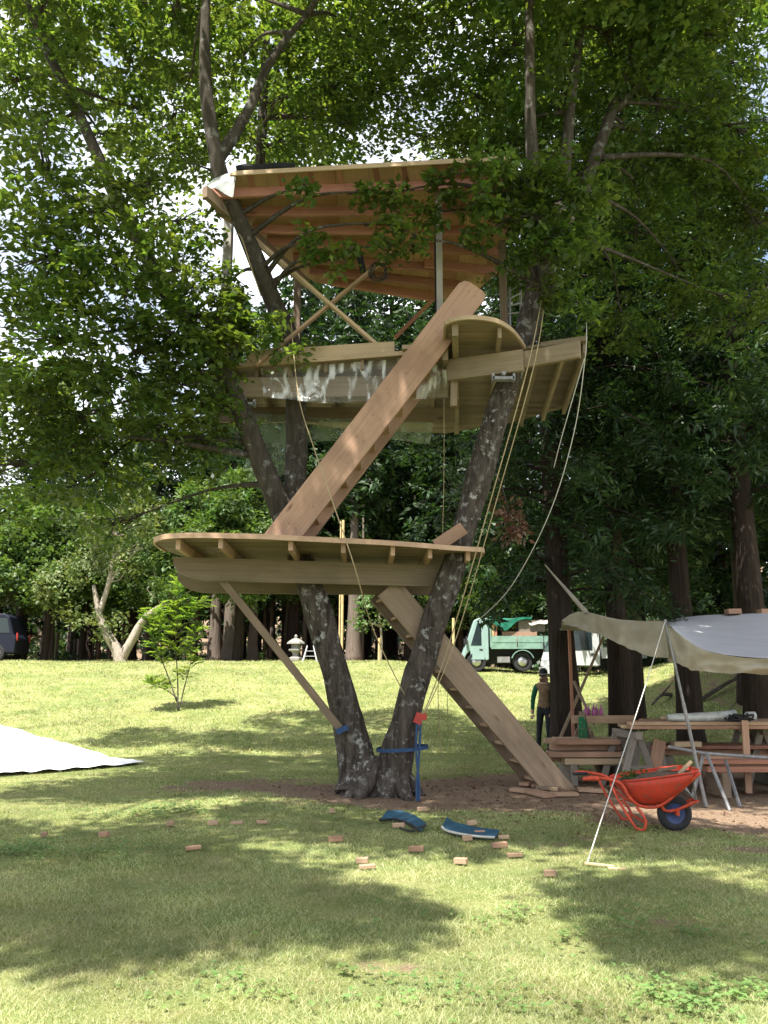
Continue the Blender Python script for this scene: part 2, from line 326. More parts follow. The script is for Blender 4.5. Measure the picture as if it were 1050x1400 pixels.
class MB:
    def __init__(s): s.v = []; s.f = []
    def add(s, v, f):
        k = len(s.v); s.v += [Vector(q) for q in v]; s.f += [tuple(i+k for i in q) for q in f]; return s
    def box(s, x0, x1, y0, y1, z0, z1, M=None):
        v = [Vector((x, y, z)) for x in (x0, x1) for y in (y0, y1) for z in (z0, z1)]
        if M is not None: v = [M @ q for q in v]
        return s.add(v, [(0, 1, 3, 2), (4, 6, 7, 5), (0, 4, 5, 1), (2, 3, 7, 6), (0, 2, 6, 4), (1, 5, 7, 3)])
    def prism(s, poly, a, b_, axis='z', M=None):
        n = len(poly)
        def mk(u, w, t): return {'z': Vector((u, w, t)), 'y': Vector((u, t, w)), 'x': Vector((t, u, w))}[axis]
        v = [mk(u, w, a) for u, w in poly]+[mk(u, w, b_) for u, w in poly]
        if M is not None: v = [M @ q for q in v]
        f = [tuple(range(n)), tuple(range(2*n-1, n-1, -1))]+[(i, i+n, (i+1) % n+n, (i+1) % n) for i in range(n)]
        return s.add(v, f)
    def tube(s, pts, rad, seg=8, cap=True, wob=0.0):
        pts = [Vector(p) for p in pts]; n = len(pts)
        rad = [rad]*n if not hasattr(rad, '__len__') else rad
        prev = None; rings = []
        for i, p in enumerate(pts):
            t = (pts[min(i+1, n-1)]-pts[max(i-1, 0)])
            t = t.normalized() if t.length > 1e-9 else Vector((0, 0, 1))
            if prev is None:
                u = t.cross(Vector((0, 0, 1)));
                if u.length < 1e-3: u = t.cross(Vector((0, 1, 0)))
                u.normalize()
            else:
                u = prev - t*prev.dot(t); u.normalize()
            prev = u; w = t.cross(u); ring = []
            for k in range(seg):
                a = 2*math.pi*k/seg; d = u*math.cos(a)+w*math.sin(a); r_ = rad[i]
                if wob: r_ *= 1+wob*(mnoise.noise(p*1.3+d*1.1)*1.4+mnoise.noise(p*4+d*3)*.5)
                ring.append(p+d*r_)
            rings.append(ring)
        v = [q for ring in rings for q in ring]; f = []
        for i in range(n-1):
            for k in range(seg):
                a = i*seg+k; c = i*seg+(k+1) % seg; f.append((a, c, c+seg, a+seg))
        if cap: f += [tuple(range(seg-1, -1, -1)), tuple(range((n-1)*seg, n*seg))]
        return s.add(v, f)
    def lathe(s, prof, seg=20, M=None):
        v = []; f = []; n = len(prof)
        for k in range(seg):
            a = 2*math.pi*k/seg
            for r_, z in prof:
                q = Vector((r_*math.cos(a), r_*math.sin(a), z)); v.append(M @ q if M is not None else q)
        for k in range(seg):
            for i in range(n-1):
                a = k*n+i; c = ((k+1) % seg)*n+i; f.append((a, c, c+1, a+1))
        return s.add(v, f)
    def build(s, name, mat, parent=None, M=None, smooth=False, fix=True):
        if M is not None:
            inv = M.inverted(); vv = [inv @ q for q in s.v]
        else: vv = s.v
        o = mesh_obj(name, vv, s.f, mat, parent, M, smooth)
        return fix_normals(o) if fix else o
def spline(pts, k=6):
    pts = [Vector(p) for p in pts]; out = []
    for i in range(len(pts)-1):
        p0 = pts[max(i-1, 0)]; p1 = pts[i]; p2 = pts[i+1]; p3 = pts[min(i+2, len(pts)-1)]
        for j in range(k):
            t = j/k
            out.append(.5*((2*p1)+(-p0+p2)*t+(2*p0-5*p1+4*p2-p3)*t*t+(-p0+3*p1-3*p2+p3)*t**3))
    out.append(pts[-1]); return out
def lerps(a, n):
    x = np.linspace(0, 1, len(a)); return list(np.interp(np.linspace(0, 1, n), x, a))
def frame(p0, p1, up=(0, 0, 1)):
    p0 = Vector(p0); p1 = Vector(p1); X = (p1-p0).normalized(); U = Vector(up)
    Z = U - X*U.dot(X)
    if Z.length < 1e-4: Z = Vector((0, 1, 0))-X*X.y
    Z.normalize(); Y = Z.cross(X)
    M = Matrix((X, Y, Z)).transposed().to_4x4(); M.translation = p0; return M
BOXC = {}
def box_mesh(L, w, h, bev):
    key = (round(L, 3), round(w, 3), round(h, 3), bev)
    if key in BOXC: return BOXC[key].copy()
    me = bpy.data.meshes.new('board'); bm = bmesh.new()
    vs_ = [bm.verts.new((x, y, z)) for x in (0, L) for y in (-w/2, w/2) for z in (-h/2, h/2)]
    for q in [(0, 1, 3, 2), (4, 6, 7, 5), (0, 4, 5, 1), (2, 3, 7, 6), (0, 2, 6, 4), (1, 5, 7, 3)]: bm.faces.new([vs_[i] for i in q])
    bmesh.ops.recalc_face_normals(bm, faces=bm.faces)
    if bev: bmesh.ops.bevel(bm, geom=bm.edges[:], offset=bev, segments=1, affect='EDGES')
    bm.to_mesh(me); bm.free(); BOXC[key] = me; return me
def timber(name, p0, p1, w, h, mat, parent=None, up=(0, 0, 1), bev=0.004):
    p0 = Vector(p0); p1 = Vector(p1); me = box_mesh((p1-p0).length, w, h, bev)
    me.materials.clear(); me.materials.append(MATS[mat]); me.name = name
    return link(bpy.data.objects.new(name, me), name, parent, frame(p0, p1, up))
def clip(poly, ax, val, keep_less):
    out = []; n = len(poly)
    for i in range(n):
        a = poly[i]; c = poly[(i+1) % n]
        ina = (a[ax] <= val) == keep_less; inc = (c[ax] <= val) == keep_less
        if ina: out.append(a)
        if ina != inc:
            t = (val-a[ax])/(c[ax]-a[ax]); out.append((a[0]+(c[0]-a[0])*t, a[1]+(c[1]-a[1])*t))
    return out
def strips(poly, ax, width, gap):
    lo = min(p[ax] for p in poly); hi = max(p[ax] for p in poly); v = lo; out = []
    while v < hi:
        q = clip(clip(poly, ax, v+gap, False), ax, min(v+width, hi), True)
        q = [p for i, p in enumerate(q) if (Vector(p)-Vector(q[i-1])).length > 1e-4]
        if len(q) >= 3 and abs(sum(q[i-1][0]*q[i][1]-q[i][0]*q[i-1][1] for i in range(len(q)))) > 0.004: out.append(q)
        v += width
    return out
def np_mesh(name, verts, quads, mat, parent=None):
    me = bpy.data.meshes.new(name); nv = len(verts); nq, k = quads.shape
    me.vertices.add(nv); me.vertices.foreach_set('co', np.ascontiguousarray(verts, dtype=np.float32).ravel())
    me.loops.add(nq*k); me.loops.foreach_set('vertex_index', np.ascontiguousarray(quads, dtype=np.int32).ravel())
    me.polygons.add(nq); me.polygons.foreach_set('loop_start', np.arange(0, nq*k, k, dtype=np.int32))
    me.update(calc_edges=True); me.materials.append(MATS[mat])
    return link(bpy.data.objects.new(name, me), name, parent)
def leaf_geo(c, d, nrm, L, W, fold=0.18):
    """rhombic folded leaves: base point c, direction d, normal nrm (all Nx3), L and W length/width arrays"""
    d = d/np.linalg.norm(d, axis=1, keepdims=True); s = np.cross(d, nrm); s /= np.linalg.norm(s, axis=1, keepdims=True)+1e-9
    up = np.cross(s, d); L = L[:, None]; W = W[:, None]
    v = np.stack([c, c+d*L*.42+s*W*.5+up*W*fold, c+d*L, c+d*L*.42-s*W*.5+up*W*fold], axis=1).reshape(-1, 3)
    q = np.arange(len(c)*4).reshape(-1, 4); return v, q
def sprays(cent, n_leaf, rad, L, W, tilt=0.45, droop=0.5, flat=0.16, axis=None):
    """flat twig sprays: each spray centre gets n_leaf leaves spread over a tilted, drooping disc"""
    n = len(cent); m = n*n_leaf; C = np.repeat(cent, n_leaf, axis=0)
    nv = rng.normal(0, tilt, (n, 3)); nv[:, 2] = 1; nv /= np.linalg.norm(nv, axis=1, keepdims=True)
    a = rng.uniform(0, 2*np.pi, n); e1 = np.stack([np.cos(a), np.sin(a), np.zeros(n)], 1); e1 -= nv*np.sum(e1*nv, 1, keepdims=True)
    e1 /= np.linalg.norm(e1, axis=1, keepdims=True); e2 = np.cross(nv, e1)
    rs = rad*rng.uniform(.6, 1.35, n)
    # a twig fan: u along main axis, w sideways
    u = rng.uniform(-1, 1, m); w = rng.uniform(-1, 1, m)*(0.75-0.45*np.abs(u)); k = rng.normal(0, flat, m)
    rr = np.repeat(rs, n_leaf); E1 = np.repeat(e1, n_leaf, 0); E2 = np.repeat(e2, n_leaf, 0); NV = np.repeat(nv, n_leaf, 0)
    pos = C+E1*(u*rr)[:, None]+E2*(w*rr)[:, None]+NV*((k*rr)-droop*rr*(u*u)*.6)[:, None]
    d = E1*(0.55+rng.normal(0, .35, m))[:, None]+E2*(np.sign(w)*rng.uniform(.2, 1.0, m))[:, None]+rng.normal(0, .28, (m, 3)); d[:, 2] -= .22
    nn = NV+rng.normal(0, .42, (m, 3))
    s = rng.uniform(.65, 1.25, m)
    return leaf_geo(pos, d, nn, L*s, W*s)
def in_lobe(c, r, n, shell=0.45):
    v = rng.normal(0, 1, (n, 3)); v /= np.linalg.norm(v, axis=1, keepdims=True)
    t = rng.uniform(shell**3, 1, n)**(1/3)
    return np.array(c)+v*t[:, None]*np.array(r)
def merge(parts):
    vs_ = []; qs = []; k = 0
    for v, q in parts: vs_.append(v); qs.append(q+k); k += len(v)
    return np.concatenate(vs_), np.concatenate(qs)

# ------------------------------------------------------------------ ground
def vn(x, y, s, seed=0.0):
    return np.sin(x*s+seed+1.3*np.sin(y*s*.7+seed))*np.cos(y*s*1.1-seed+1.1*np.sin(x*s*.6))
def dirt_mask(x, y):
    x = np.asarray(x, float); y = np.asarray(y, float)
    def g(cx, cy, rx, ry): return np.exp(-(((x-cx)/rx)**2+((y-cy)/ry)**2)**1.5)
    d = 1.1*g(0.0, 11.8, 1.5, 1.0)+1.05*g(2.0, 12.2, 2.4, 1.3)+1.1*g(5.2, 12.4, 3.6, 2.6)+0.85*g(4.3, 9.7, 2.4, .9)+.9*g(8, 12, 3, 3)
    d = d+.55*g(-1.8, 12.6, 1.6, .8)+.38*g(9.5, 24, 2.2, 3.0)+.6*g(2.6, 10.9, 2.6, .8)+.25*g(3.5, 8.2, 2, .6)
    d = d+.18*vn(x, y, 2.3)+.12*vn(x, y, 6.1, 2)
    d = np.where(y > 35.5, np.maximum(d, sstep(35.5, 37.5, y)), d)
    return np.clip(d, 0, 1)
xs = np.concatenate([np.arange(-70, -12, 2.5), np.arange(-12, 12, .16), np.arange(12, 72, 2.5)])
ys = np.concatenate([np.arange(-14, 2, 1.0), np.arange(2, 20, .16), np.arange(20, 44, .6), np.arange(44, 150, 4.0)])
XX, YY = np.meshgrid(xs, ys); ZZ = H(XX, YY)
gv = np.stack([XX.ravel(), YY.ravel(), ZZ.ravel()], 1); nx = len(xs); ny = len(ys)
ii = (np.arange(ny-1)[:, None]*nx+np.arange(nx-1)[None, :]).ravel()
ground = np_mesh('ground', gv, np.stack([ii, ii+1, ii+nx+1, ii+nx], 1), 'lawn')
a_ = ground.data.attributes.new('dirt', 'FLOAT', 'POINT'); a_.data.foreach_set('value', dirt_mask(gv[:, 0], gv[:, 1]).astype(np.float32))
ground.data.shade_smooth(); ground['kind'] = 'structure'; ground['label'] = 'mown lawn with bare earth under the trees, rising to the back'

def scatter_grass(n, y0, y1, hgt, wid):
    u = rng.uniform(0, 1, n); y = y0*(y1/y0)**u
    half = 0.50*y+0.7; x = rng.uniform(-1, 1, n)*half
    dm = dirt_mask(x, y)+rng.normal(0, .12, n); keep = dm < .42; x = x[keep]; y = y[keep]; n = len(x)
    patch = 1+.35*vn(x, y, 3.1, 4)+.25*vn(x, y, 9.0, 1)
    hh = hgt*rng.uniform(.5, 1.3, n)*np.clip(patch, .45, 1.6); ww = wid*rng.uniform(.6, 1.4, n)*(y/6)**.55
    a = rng.uniform(0, 2*np.pi, n); lx = rng.normal(0, .9, n)*hh; ly = rng.normal(0, .9, n)*hh
    z = H(x, y)-.004
    p = np.stack([x, y, z], 1); s = np.stack([np.cos(a)*ww*.5, np.sin(a)*ww*.5, np.zeros(n)], 1)
    tip = p+np.stack([lx, ly, hh], 1)
    v = np.stack([p-s, p+s, tip], 1).reshape(-1, 3); return v, np.arange(n*3).reshape(-1, 3)
gvv, gq = merge([scatter_grass(440000, 3.2, 17.0, .027, .0058), scatter_grass(130000, 17.0, 36.0, .055, .010)])
grass = np_mesh('grass', gvv, gq, 'grass_blade'); tag(grass, 'short pale green grass blades covering the lawn', 'grass', kind='stuff')
def clover(px, py, rx, ry, n):
    c = G(px, py); x = c.x+rng.normal(0, rx*.5, n); y = c.y+rng.normal(0, ry*.5, n); k = vn(x, y, 5.0, 3) > -.35; x = x[k]; y = y[k]; n = len(x)
    z = H(x, y)+rng.uniform(.02, .06, n); a = rng.uniform(0, 6.28, n); parts = []
    for j in range(3):
        b_ = a+j*2.094; d = np.stack([np.cos(b_), np.sin(b_), rng.normal(.05, .2, n)], 1); nn = rng.normal(0, .25, (n, 3)); nn[:, 2] += 1
        parts.append(leaf_geo(np.stack([x, y, z], 1), d, nn, rng.uniform(.018, .032, n), rng.uniform(.018, .03, n), .05))
    return merge(parts)
cv, cq = merge([clover(960, 1372, 1.0, .35, 450), clover(40, 1165, 1.1, .5, 900), clover(235, 1112, .9, .5, 600), clover(760, 1260, 1.2, .35, 220),
                clover(330, 1015, 1.0, .9, 600), clover(370, 1350, .7, .3, 90), clover(900, 1290, 1.0, .3, 150), clover(560, 1370, .5, .3, 60)])
clo = np_mesh('clover', cv, cq, 'clover_leaf'); tag(clo, 'darker green clover patches low in the lawn', 'clover', kind='stuff')
def litter():
    n = 2600; x = np.concatenate([rng.normal(0, 1.4, 1000), rng.uniform(1, 8, 1600)]); y = np.concatenate([rng.normal(12.0, 1.1, 1000), rng.uniform(8.5, 15, 1600)])
    c = np.stack([x, y, H(x, y)+.008], 1); d = rng.normal(0, 1, (n, 3)); d[:, 2] *= .15; nn = rng.normal(0, .3, (n, 3)); nn[:, 2] += 1
    return leaf_geo(c, d, nn, rng.uniform(.03, .09, n), rng.uniform(.015, .04, n), .1)
lv, lq = litter(); lit = np_mesh('wood_chips', lv, lq, 'brown_leaf'); tag(lit, 'brown leaf litter and wood chips on bare earth', 'litter', kind='stuff')

# ------------------------------------------------------------------ the big twin-trunk tree
S = 1.06
tree = thing('broadleaf_tree', gz((-0.1, 11.75, 0)), 'large twin-trunked broadleaf tree with lichened bark carrying the tree house', 'tree')
LT = [P(492, 1082, 11.7), P(490, 1050, 11.75), P(472, 970, 11.7), P(445, 870, 11.6), P(418, 790, 11.5), P(400, 725, 11.6)]
LT2 = [P(402, 735, 11.6), P(402, 690, 11.8), P(405, 610, 12.1), P(404, 540, 12.0), P(398, 470, 11.8), P(372, 410, 11.5), P(338, 325, 11.1), P(306, 250, 10.7), P(290, 185, 10.6), P(280, 90, 10.5), P(284, -40, 10.5)]
LT3 = [P(402, 745, 11.6), P(384, 695, 11.7), P(355, 625, 11.7), P(322, 545, 11.5), P(285, 480, 11.3), P(235, 410, 11.2), P(190, 330, 11.2), P(150, 250, 11.2), P(105, 150, 11.3), P(60, 60, 11.4), P(20, -40, 11.5)]
RT = [P(530, 1090, 11.65), P(540, 1050, 11.6), P(556, 985, 11.55), P(577, 905, 11.5), P(612, 800, 11.45), P(645, 685, 11.35), P(678, 570, 11.25), P(705, 500, 11.15), P(732, 410, 11.1), P(745, 345, 11.1)]
RT2 = [P(744, 350, 11.1), P(733, 290, 11.0), P(727, 200, 10.9), P(724, 100, 10.8), P(724, -60, 10.8)]
RT3 = [P(740, 370, 11.1), P(765, 290, 11.2), P(776, 190, 11.3), P(787, 90, 11.4), P(808, -40, 11.5)]
RT4 = [P(735, 390, 11.1), P(785, 290, 11.4), P(830, 170, 11.7), P(868, 60, 11.9), P(900, -50, 12)]
RT5 = [P(842, 150, 11.7), P(900, 90, 12.0), P(1000, 10, 12.4)]
LT4 = [P(300, 215, 10.65), P(335, 160, 10.8), P(372, 80, 11.0), P(420, 20, 11.3)]
BT = [P(353, 300, 13.5), P(356, 215, 13.8), P(362, 100, 14.0), P(366, -40, 14.2)]
def limb(name, pts, radii, mat, seg=16, wob=.13, parent=tree, k=6):
    sp = spline(pts, k); return MB().tube(sp, lerps(radii, len(sp)), seg, wob=wob).build(name, mat, parent, smooth=True)
limb('trunk', LT, [.32, .235, .19, .18, .17, .16], 'tree_bark', 20, .18)
limb('trunk', RT, [.33, .235, .19, .18, .17, .165, .16, .155, .15, .14], 'tree_bark', 20, .18)
limb('limb', LT2, [.17, .165, .155, .15, .14, .13, .12, .11, .10, .08, .05], 'upper_bark')
limb('limb', LT3, [.16, .17, .155, .14, .12, .11, .10, .09, .075, .06, .04], 'upper_bark')
limb('limb', RT2, [.13, .10, .085, .075, .05], 'upper_bark'); limb('limb', RT3, [.11, .09, .08, .065, .04], 'upper_bark')
limb('limb', RT4, [.10, .095, .085, .07, .045], 'upper_bark'); limb('limb', RT5, [.06, .05, .025], 'upper_bark')
limb('limb', LT4, [.09, .075, .06, .03], 'upper_bark'); limb('limb', BT, [.10, .09, .08, .05], 'upper_bark')
# root flare
for i, (px, py, dx, dy) in enumerate([(470, 1075, -.42, -.10), (500, 1100, -.20, -.45), (548, 1098, .22, -.50), (575, 1080, .42, -.1), (520, 1080, .0, .35), (480, 1085, -.35, -.35)]):
    b0 = Vector((-.15 if px < 520 else .12, 11.65, .42)); e = gz((b0.x+dx, b0.y+dy, 0), -.06)
    MB().tube(spline([b0, b0*.55+e*.45-Vector((0, 0, .04)), e], 5), lerps([.17, .12, .04], 11), 10, wob=.25).build('root', 'tree_bark', tree, smooth=True)
OL1 = [LT2[-1], (-2.7, 8.3, 11.2), (-3.0, 5.2, 11.2), (-3.2, 2.4, 10.8)]; OL2 = [RT3[-1], (2.6, 8.8, 12), (2.0, 5.6, 11.4), (1.4, 2.4, 10.8)]; OL3 = [LT3[-1], (-5.2, 8.5, 11), (-5.5, 5.0, 10.5)]; OL4 = [RT4[-1], (4.6, 9.3, 12), (4.0, 6.5, 11.3), (3.6, 3.5, 10.6)]
for ol in (OL1, OL2, OL3, OL4): limb('limb', ol, [.06, .05, .04, .025], 'upper_bark', 10)
skeleton = []
for pl in (LT2, LT3, RT2, RT3, RT4, RT5, LT4, BT, OL1, OL2, OL3, OL4): skeleton += spline(pl, 8)
skeleton = np.array([tuple(p) for p in skeleton])
LOBES = [(60, 230, 9.6, 1.0), (130, 290, 9.6, .95), (200, 255, 11, .9), (60, 350, 9.6, 1.15), (170, 385, 10, 1.0), (240, 370, 11, .7), (265, 430, 10.8, .6), (60, 470, 10, 1.15),
 (180, 480, 10.6, .95), (235, 525, 10.8, .65), (100, 570, 11, 1.1), (210, 590, 11.5, .75), (20, 640, 11, 1.0), (130, 650, 12, .9), (40, 560, 11.6, 1.1), (150, 720, 13, .6), (265, 610, 12, .5),
 (20, 110, 11, 1.0), (105, 70, 12, .7), (190, 150, 12.3, .55), (262, 110, 12, .55), (330, 80, 12, .65), (325, 175, 12.8, .45), (395, 120, 13, .5), (60, 10, 11, .9), (240, 215, 12.5, .5), (410, 190, 13.5, .45), (235, 15, 12, .6), (330, -10, 12, .6), (140, 190, 12.2, .5), (60, 180, 11.4, .6),
 (480, 50, 12.4, 1.2), (530, 130, 13.5, 1.1), (600, 50, 12.2, 1.2), (650, 140, 13, 1.1), (480, 170, 14, .9), (590, 190, 14.5, .9), (700, 70, 11.6, 1.1), (760, 150, 11.8, 1.1), (830, 50, 11.6, 1.2), (900, 140, 12, 1.2), (970, 50, 12, 1.3),
 (1020, 180, 12, 1.2), (860, 225, 12.5, .9), (770, 255, 12, .7), (950, 260, 13, 1.1), (1040, 310, 13, 1.0), (710, 190, 12, .8), (660, 230, 13.5, .6), (550, 10, 13, 1.1), (430, 20, 13, .8),
 (722, 300, 11.2, .5), (690, 245, 10.6, .36), (790, 350, 13, .7), (720, 380, 12.5, .5), (870, 330, 13.5, .7), (940, 380, 13.5, .9), (1020, 420, 13, .9), (850, 440, 14, .7),
 (335, 455, 11.0, .42), (285, 490, 10.9, .5), (300, 430, 11.0, .4), (410, 480, 11.2, .22), (270, 560, 11.2, .5), (300, 590, 11.6, .35), (310, 390, 11.2, .35), (250, 300, 11, .55), (235, 470, 11, .5)]
FRONT = [(500, 262, 10.2, .22), (545, 262, 10.2, .26), (585, 290, 10.2, .28), (540, 305, 10.2, .24), (620, 265, 10.2, .2), (430, 340, 10.5, .30), (465, 352, 10.5, .25), (650, 275, 10.2, .28), (682, 300, 10.3, .28), (420, 255, 10.2, .16), (660, 320, 10.4, .2), (560, 325, 10.2, .18), (525, 335, 10.3, .18), (600, 240, 10.2, .15), (735, 300, 10.4, .42), (765, 340, 10.5, .38), (720, 255, 10.4, .36), (780, 270, 10.6, .45), (752, 400, 10.6, .30), (795, 420, 10.3, .28), (680, 232, 10.0, .26), (650, 226, 10.0, .2), (312, 400, 10.9, .28), (322, 478, 10.8, .28), (362, 440, 10.9, .22), (300, 440, 10.8, .32), (715, 345, 10.4, .28), (745, 230, 10.4, .4), (800, 320, 10.6, .4)]
crown_parts = []; twigs = MB()
def twig_to(c, r0=.035):
    c = np.array(c); d = np.linalg.norm(skeleton-c, axis=1)+np.where(skeleton[:, 2] > c[2]+.4, 2.0, 0); s = Vector(skeleton[np.argmin(d)]); e = Vector(c)
    L = (e-s).length; mid = s.lerp(e, .5)+Vector((rng.normal(0, .08), rng.normal(0, .08), .10))*L
    sp = spline([s, mid, e], 5); twigs.tube(sp, lerps([min(.07, r0+.007*L), .022, .007], len(sp)), 6, wob=.15)
    return mid
def add_lobe(c, r, dens=1.0, L=.118, W=.062, sr=.34):
    ns = max(4, int(50*dens*r*r)); cen = in_lobe(c, (r, r, r*.72), ns, .2)
    crown_parts.append(sprays(cen, 36, sr, L, W, .30, .6, .10))
    mid = twig_to(c)
    for j in range(min(ns, int(6+10*r))):
        e = Vector(cen[j]); cc = Vector(c); sp = spline([cc.lerp(mid, .35*random.random()), cc.lerp(e, .5)+Vector((0, 0, .05)), e], 3)
        twigs.tube(sp, lerps([.014, .008, .003], len(sp)), 4)
for (px, py, Y, r) in LOBES: add_lobe(P(px, py, Y), r*(.88 if px < 450 and py < 330 else .97), .78 if px < 450 and py < 330 else (.85 if py < 130 else 1.0))
for (px, py, Y, r) in FRONT: add_lobe(P(px, py, Y), r*.9, 2.0, .11, .060, .22)
# the part of the crown above and in front of the picture, which shades the lawn
# each lobe is found from the patch of lawn or shelter sheet it shades: up along the sun's direction to branch height
for (px, py, r, z) in [(40, 1238, .95, 10), (150, 1266, .85, 10.5), (225, 1264, .6, 10), (90, 1215, 1.1, 10), (230, 1225, 1.0, 10.5), (350, 1225, .8, 11), (450, 1254, .7, 11), (530, 1252, .45, 11), (20, 1150, 1.2, 10), (150, 1160, 1.2, 11), (290, 1190, .95, 11), (280, 1130, 1.2, 11.5),
 (400, 1230, .55, 11), (430, 1110, 1.1, 11.5), (540, 1140, 1.0, 11.5), (620, 1150, .9, 11.5), (560, 1085, 1.3, 12), (680, 1110, 1.1, 11.5), (760, 1120, 1.0, 11), (850, 1140, 1.0, 10.5), (950, 1150, 1.1, 10.5), (1040, 1160, 1.1, 10.5), (1000, 1245, .9, 10), (900, 1235, .75, 10), (850, 1215, .55, 10), (1060, 1285, .9, 10), (700, 1085, 1.2, 12),
 (830, 1085, 1.2, 11.5), (940, 1080, 1.3, 11.5), (1040, 1090, 1.3, 11.5), (130, 1085, 1.2, 12), (300, 1075, 1.4, 12.5), (420, 1050, 1.5, 12.5), (250, 1040, 1.3, 12.5), (620, 1050, 1.5, 13), (740, 1040, 1.5, 13), (860, 1040, 1.5, 12.5), (980, 1030, 1.5, 12.5), (1080, 1030, 1.5, 12.5), (480, 1020, 1.6, 13), (350, 1010, 1.6, 13), (630, 1010, 1.6, 13), (200, 1010, 1.3, 12.5), (560, 985, 1.7, 13), (420, 985, 1.5, 13), (1000, 870, 1.1, 11), (955, 860, 1.1, 11), (1050, 872, 1.1, 11), (1040, 852, 1.2, 11.5), (1100, 870, 1.3, 11), (980, 852, 1.1, 11.5)]:  # the last lobes are added to keep the sun off the shelter sheet
    g0 = G(px, py) if py > 900 else P(px, py, {870: 12, 860: 13, 872: 11.3, 852: 14}[py]); c = g0+SUN*((z-g0.z)/SUN.z)
    # keep it above the picture's field of view or deep in the crown
    add_lobe(tuple(c), r, .85, .15, .09, .36)
for (px, py, Y, r, z) in [(520, 280, 10.2, .8, 12.5), (590, 280, 10.2, .8, 12.5), (660, 290, 10.3, .8, 12.5), (440, 345, 10.5, .7, 12), (640, 340, 10.5, .6, 12.5), (735, 300, 10.4, .8, 12.5), (770, 330, 10.5, .7, 12.5), (740, 240, 10.4, .7, 13)]:  # unseen lobes added up-sun to shade the sprays by the roof and right fork
    g0 = P(px, py, Y); add_lobe(tuple(g0+SUN*((z-g0.z)/SUN.z)), r, .8, .15, .09, .36)
cvv, cqq = merge(crown_parts)
np_mesh('crown', cvv, cqq, 'broad_leaf', tree)['label'] = 'airy mid-green foliage with gaps of sky'
twigs.build('branches', 'upper_bark', tree, smooth=True, fix=False)['kind'] = 'stuff'
# dead bunch of brown leaves hanging by the ropes
dl = thing('dead_branch', P(697, 745, 11.6), 'bunch of dead brown leaves hanging under the right trunk', 'branch')
v_, q_ = sprays(in_lobe(P(697, 708, 11.6), (.22, .2, .25), 14, .1), 26, .14, .10, .045, .8, .9); np_mesh('foliage', v_, q_, 'brown_leaf', dl)
MB().tube(spline([P(668, 640, 11.45), P(682, 655, 11.5), P(695, 700, 11.6), P(697, 745, 11.6)], 4), .01, 5).build('stem', 'upper_bark', dl)

# ------------------------------------------------------------------ cedars and other woodland trees
def conifer(name, hgt, z0, Lmax, base_r, barkm, seedv, leafm='cedar_leaf', nb=110, nl=42, L=.20, W=.052, lean=(0, 0), sr=.36, tilt=.5, fill=4.5):
    rs = random.Random(seedv); root = bpy.data.objects.new(name, None); link(root, name)
    pts = []; kx = rs.uniform(-.12, .12); ky = rs.uniform(-.1, .1)
    for i in range(9):
        t = i/8; pts.append((lean[0]*t*hgt+kx*math.sin(t*5), lean[1]*t*hgt+ky*math.sin(t*4), t*hgt-.15))
    rad = [base_r*1.28]+[base_r*(1-.9*(i/8)**.9) for i in range(1, 9)]
    sp = spline(pts, 4); MB().tube(sp, lerps(rad, len(sp)), 12, wob=.10).build('trunk', barkm, root, smooth=True)
    bt = MB(); cen = []
    for i in range(nb):
        t = (i+rs.random())/nb; z = z0+(hgt-z0)*t; a = i*2.399+rs.uniform(-.4, .4)
        Lb = Lmax*((1-t)**.75)*rs.uniform(.6, 1.1)*(0.62+.38*min(1, t/.12))+.15
        bx = lean[0]*z+kx*math.sin(z/hgt*5); by = lean[1]*z+ky*math.sin(z/hgt*4)
        s = Vector((bx, by, z)); m1 = s+Vector((math.cos(a)*Lb*.5, math.sin(a)*Lb*.5, Lb*.06)); e = s+Vector((math.cos(a)*Lb, math.sin(a)*Lb, -Lb*rs.uniform(.12, .38)))
        c_ = spline([s, m1, e], 3); bt.tube(c_, lerps([.035*(1-t)+.012, .018, .006], len(c_)), 4)
        k = max(2, int(Lb*fill))
        for j in range(k):
            u = .25+.8*(j+.5)/k; q = s.lerp(m1, u*2) if u < .5 else m1.lerp(e, (u-.5)*2)
            cen.append((q.x+rs.gauss(0, .16*Lb*.5), q.y+rs.gauss(0, .16*Lb*.5), q.z-rs.random()*.15))
    v, q = sprays(np.array(cen), nl, sr, L, W, tilt, .7, .14)
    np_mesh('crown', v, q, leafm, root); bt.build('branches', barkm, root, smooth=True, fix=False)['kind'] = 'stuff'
    return root
def puffy(name, hgt, lobes, base_r, barkm, leafm, L=.15, W=.07, dens=34, nl=30, sr=.34, trunk=True, pts=None):
    root = bpy.data.objects.new(name, None); link(root, name)
    tw = MB(); parts = []
    tp = spline(pts or [(0, 0, -.1), (.05, 0, hgt*.3), (-.05, .05, hgt*.62), (0, 0, hgt*.92)], 4)
    MB().tube(tp, lerps([base_r*1.2, base_r, base_r*.65, base_r*.2], len(tp)), 10, wob=.12).build('trunk', barkm, root, smooth=True)
    for (x, y, z, r) in lobes:
        s = min(tp, key=lambda p: (p-Vector((x, y, z-.35*r))).length); c = Vector((x, y, z))
        sp = spline([s, s.lerp(c, .5)+Vector((0, 0, .08)), c], 3); tw.tube(sp, lerps([.05, .03, .012], len(sp)), 5)
        parts.append(sprays(in_lobe((x, y, z), (r, r, r*.8), max(4, int(dens*r*r)), .5), nl, sr, L, W, .7, .5, .25))
    v, q = merge(parts); np_mesh('crown', v, q, leafm, root); tw.build('branches', barkm, root, smooth=True, fix=False)['kind'] = 'stuff'
    return root
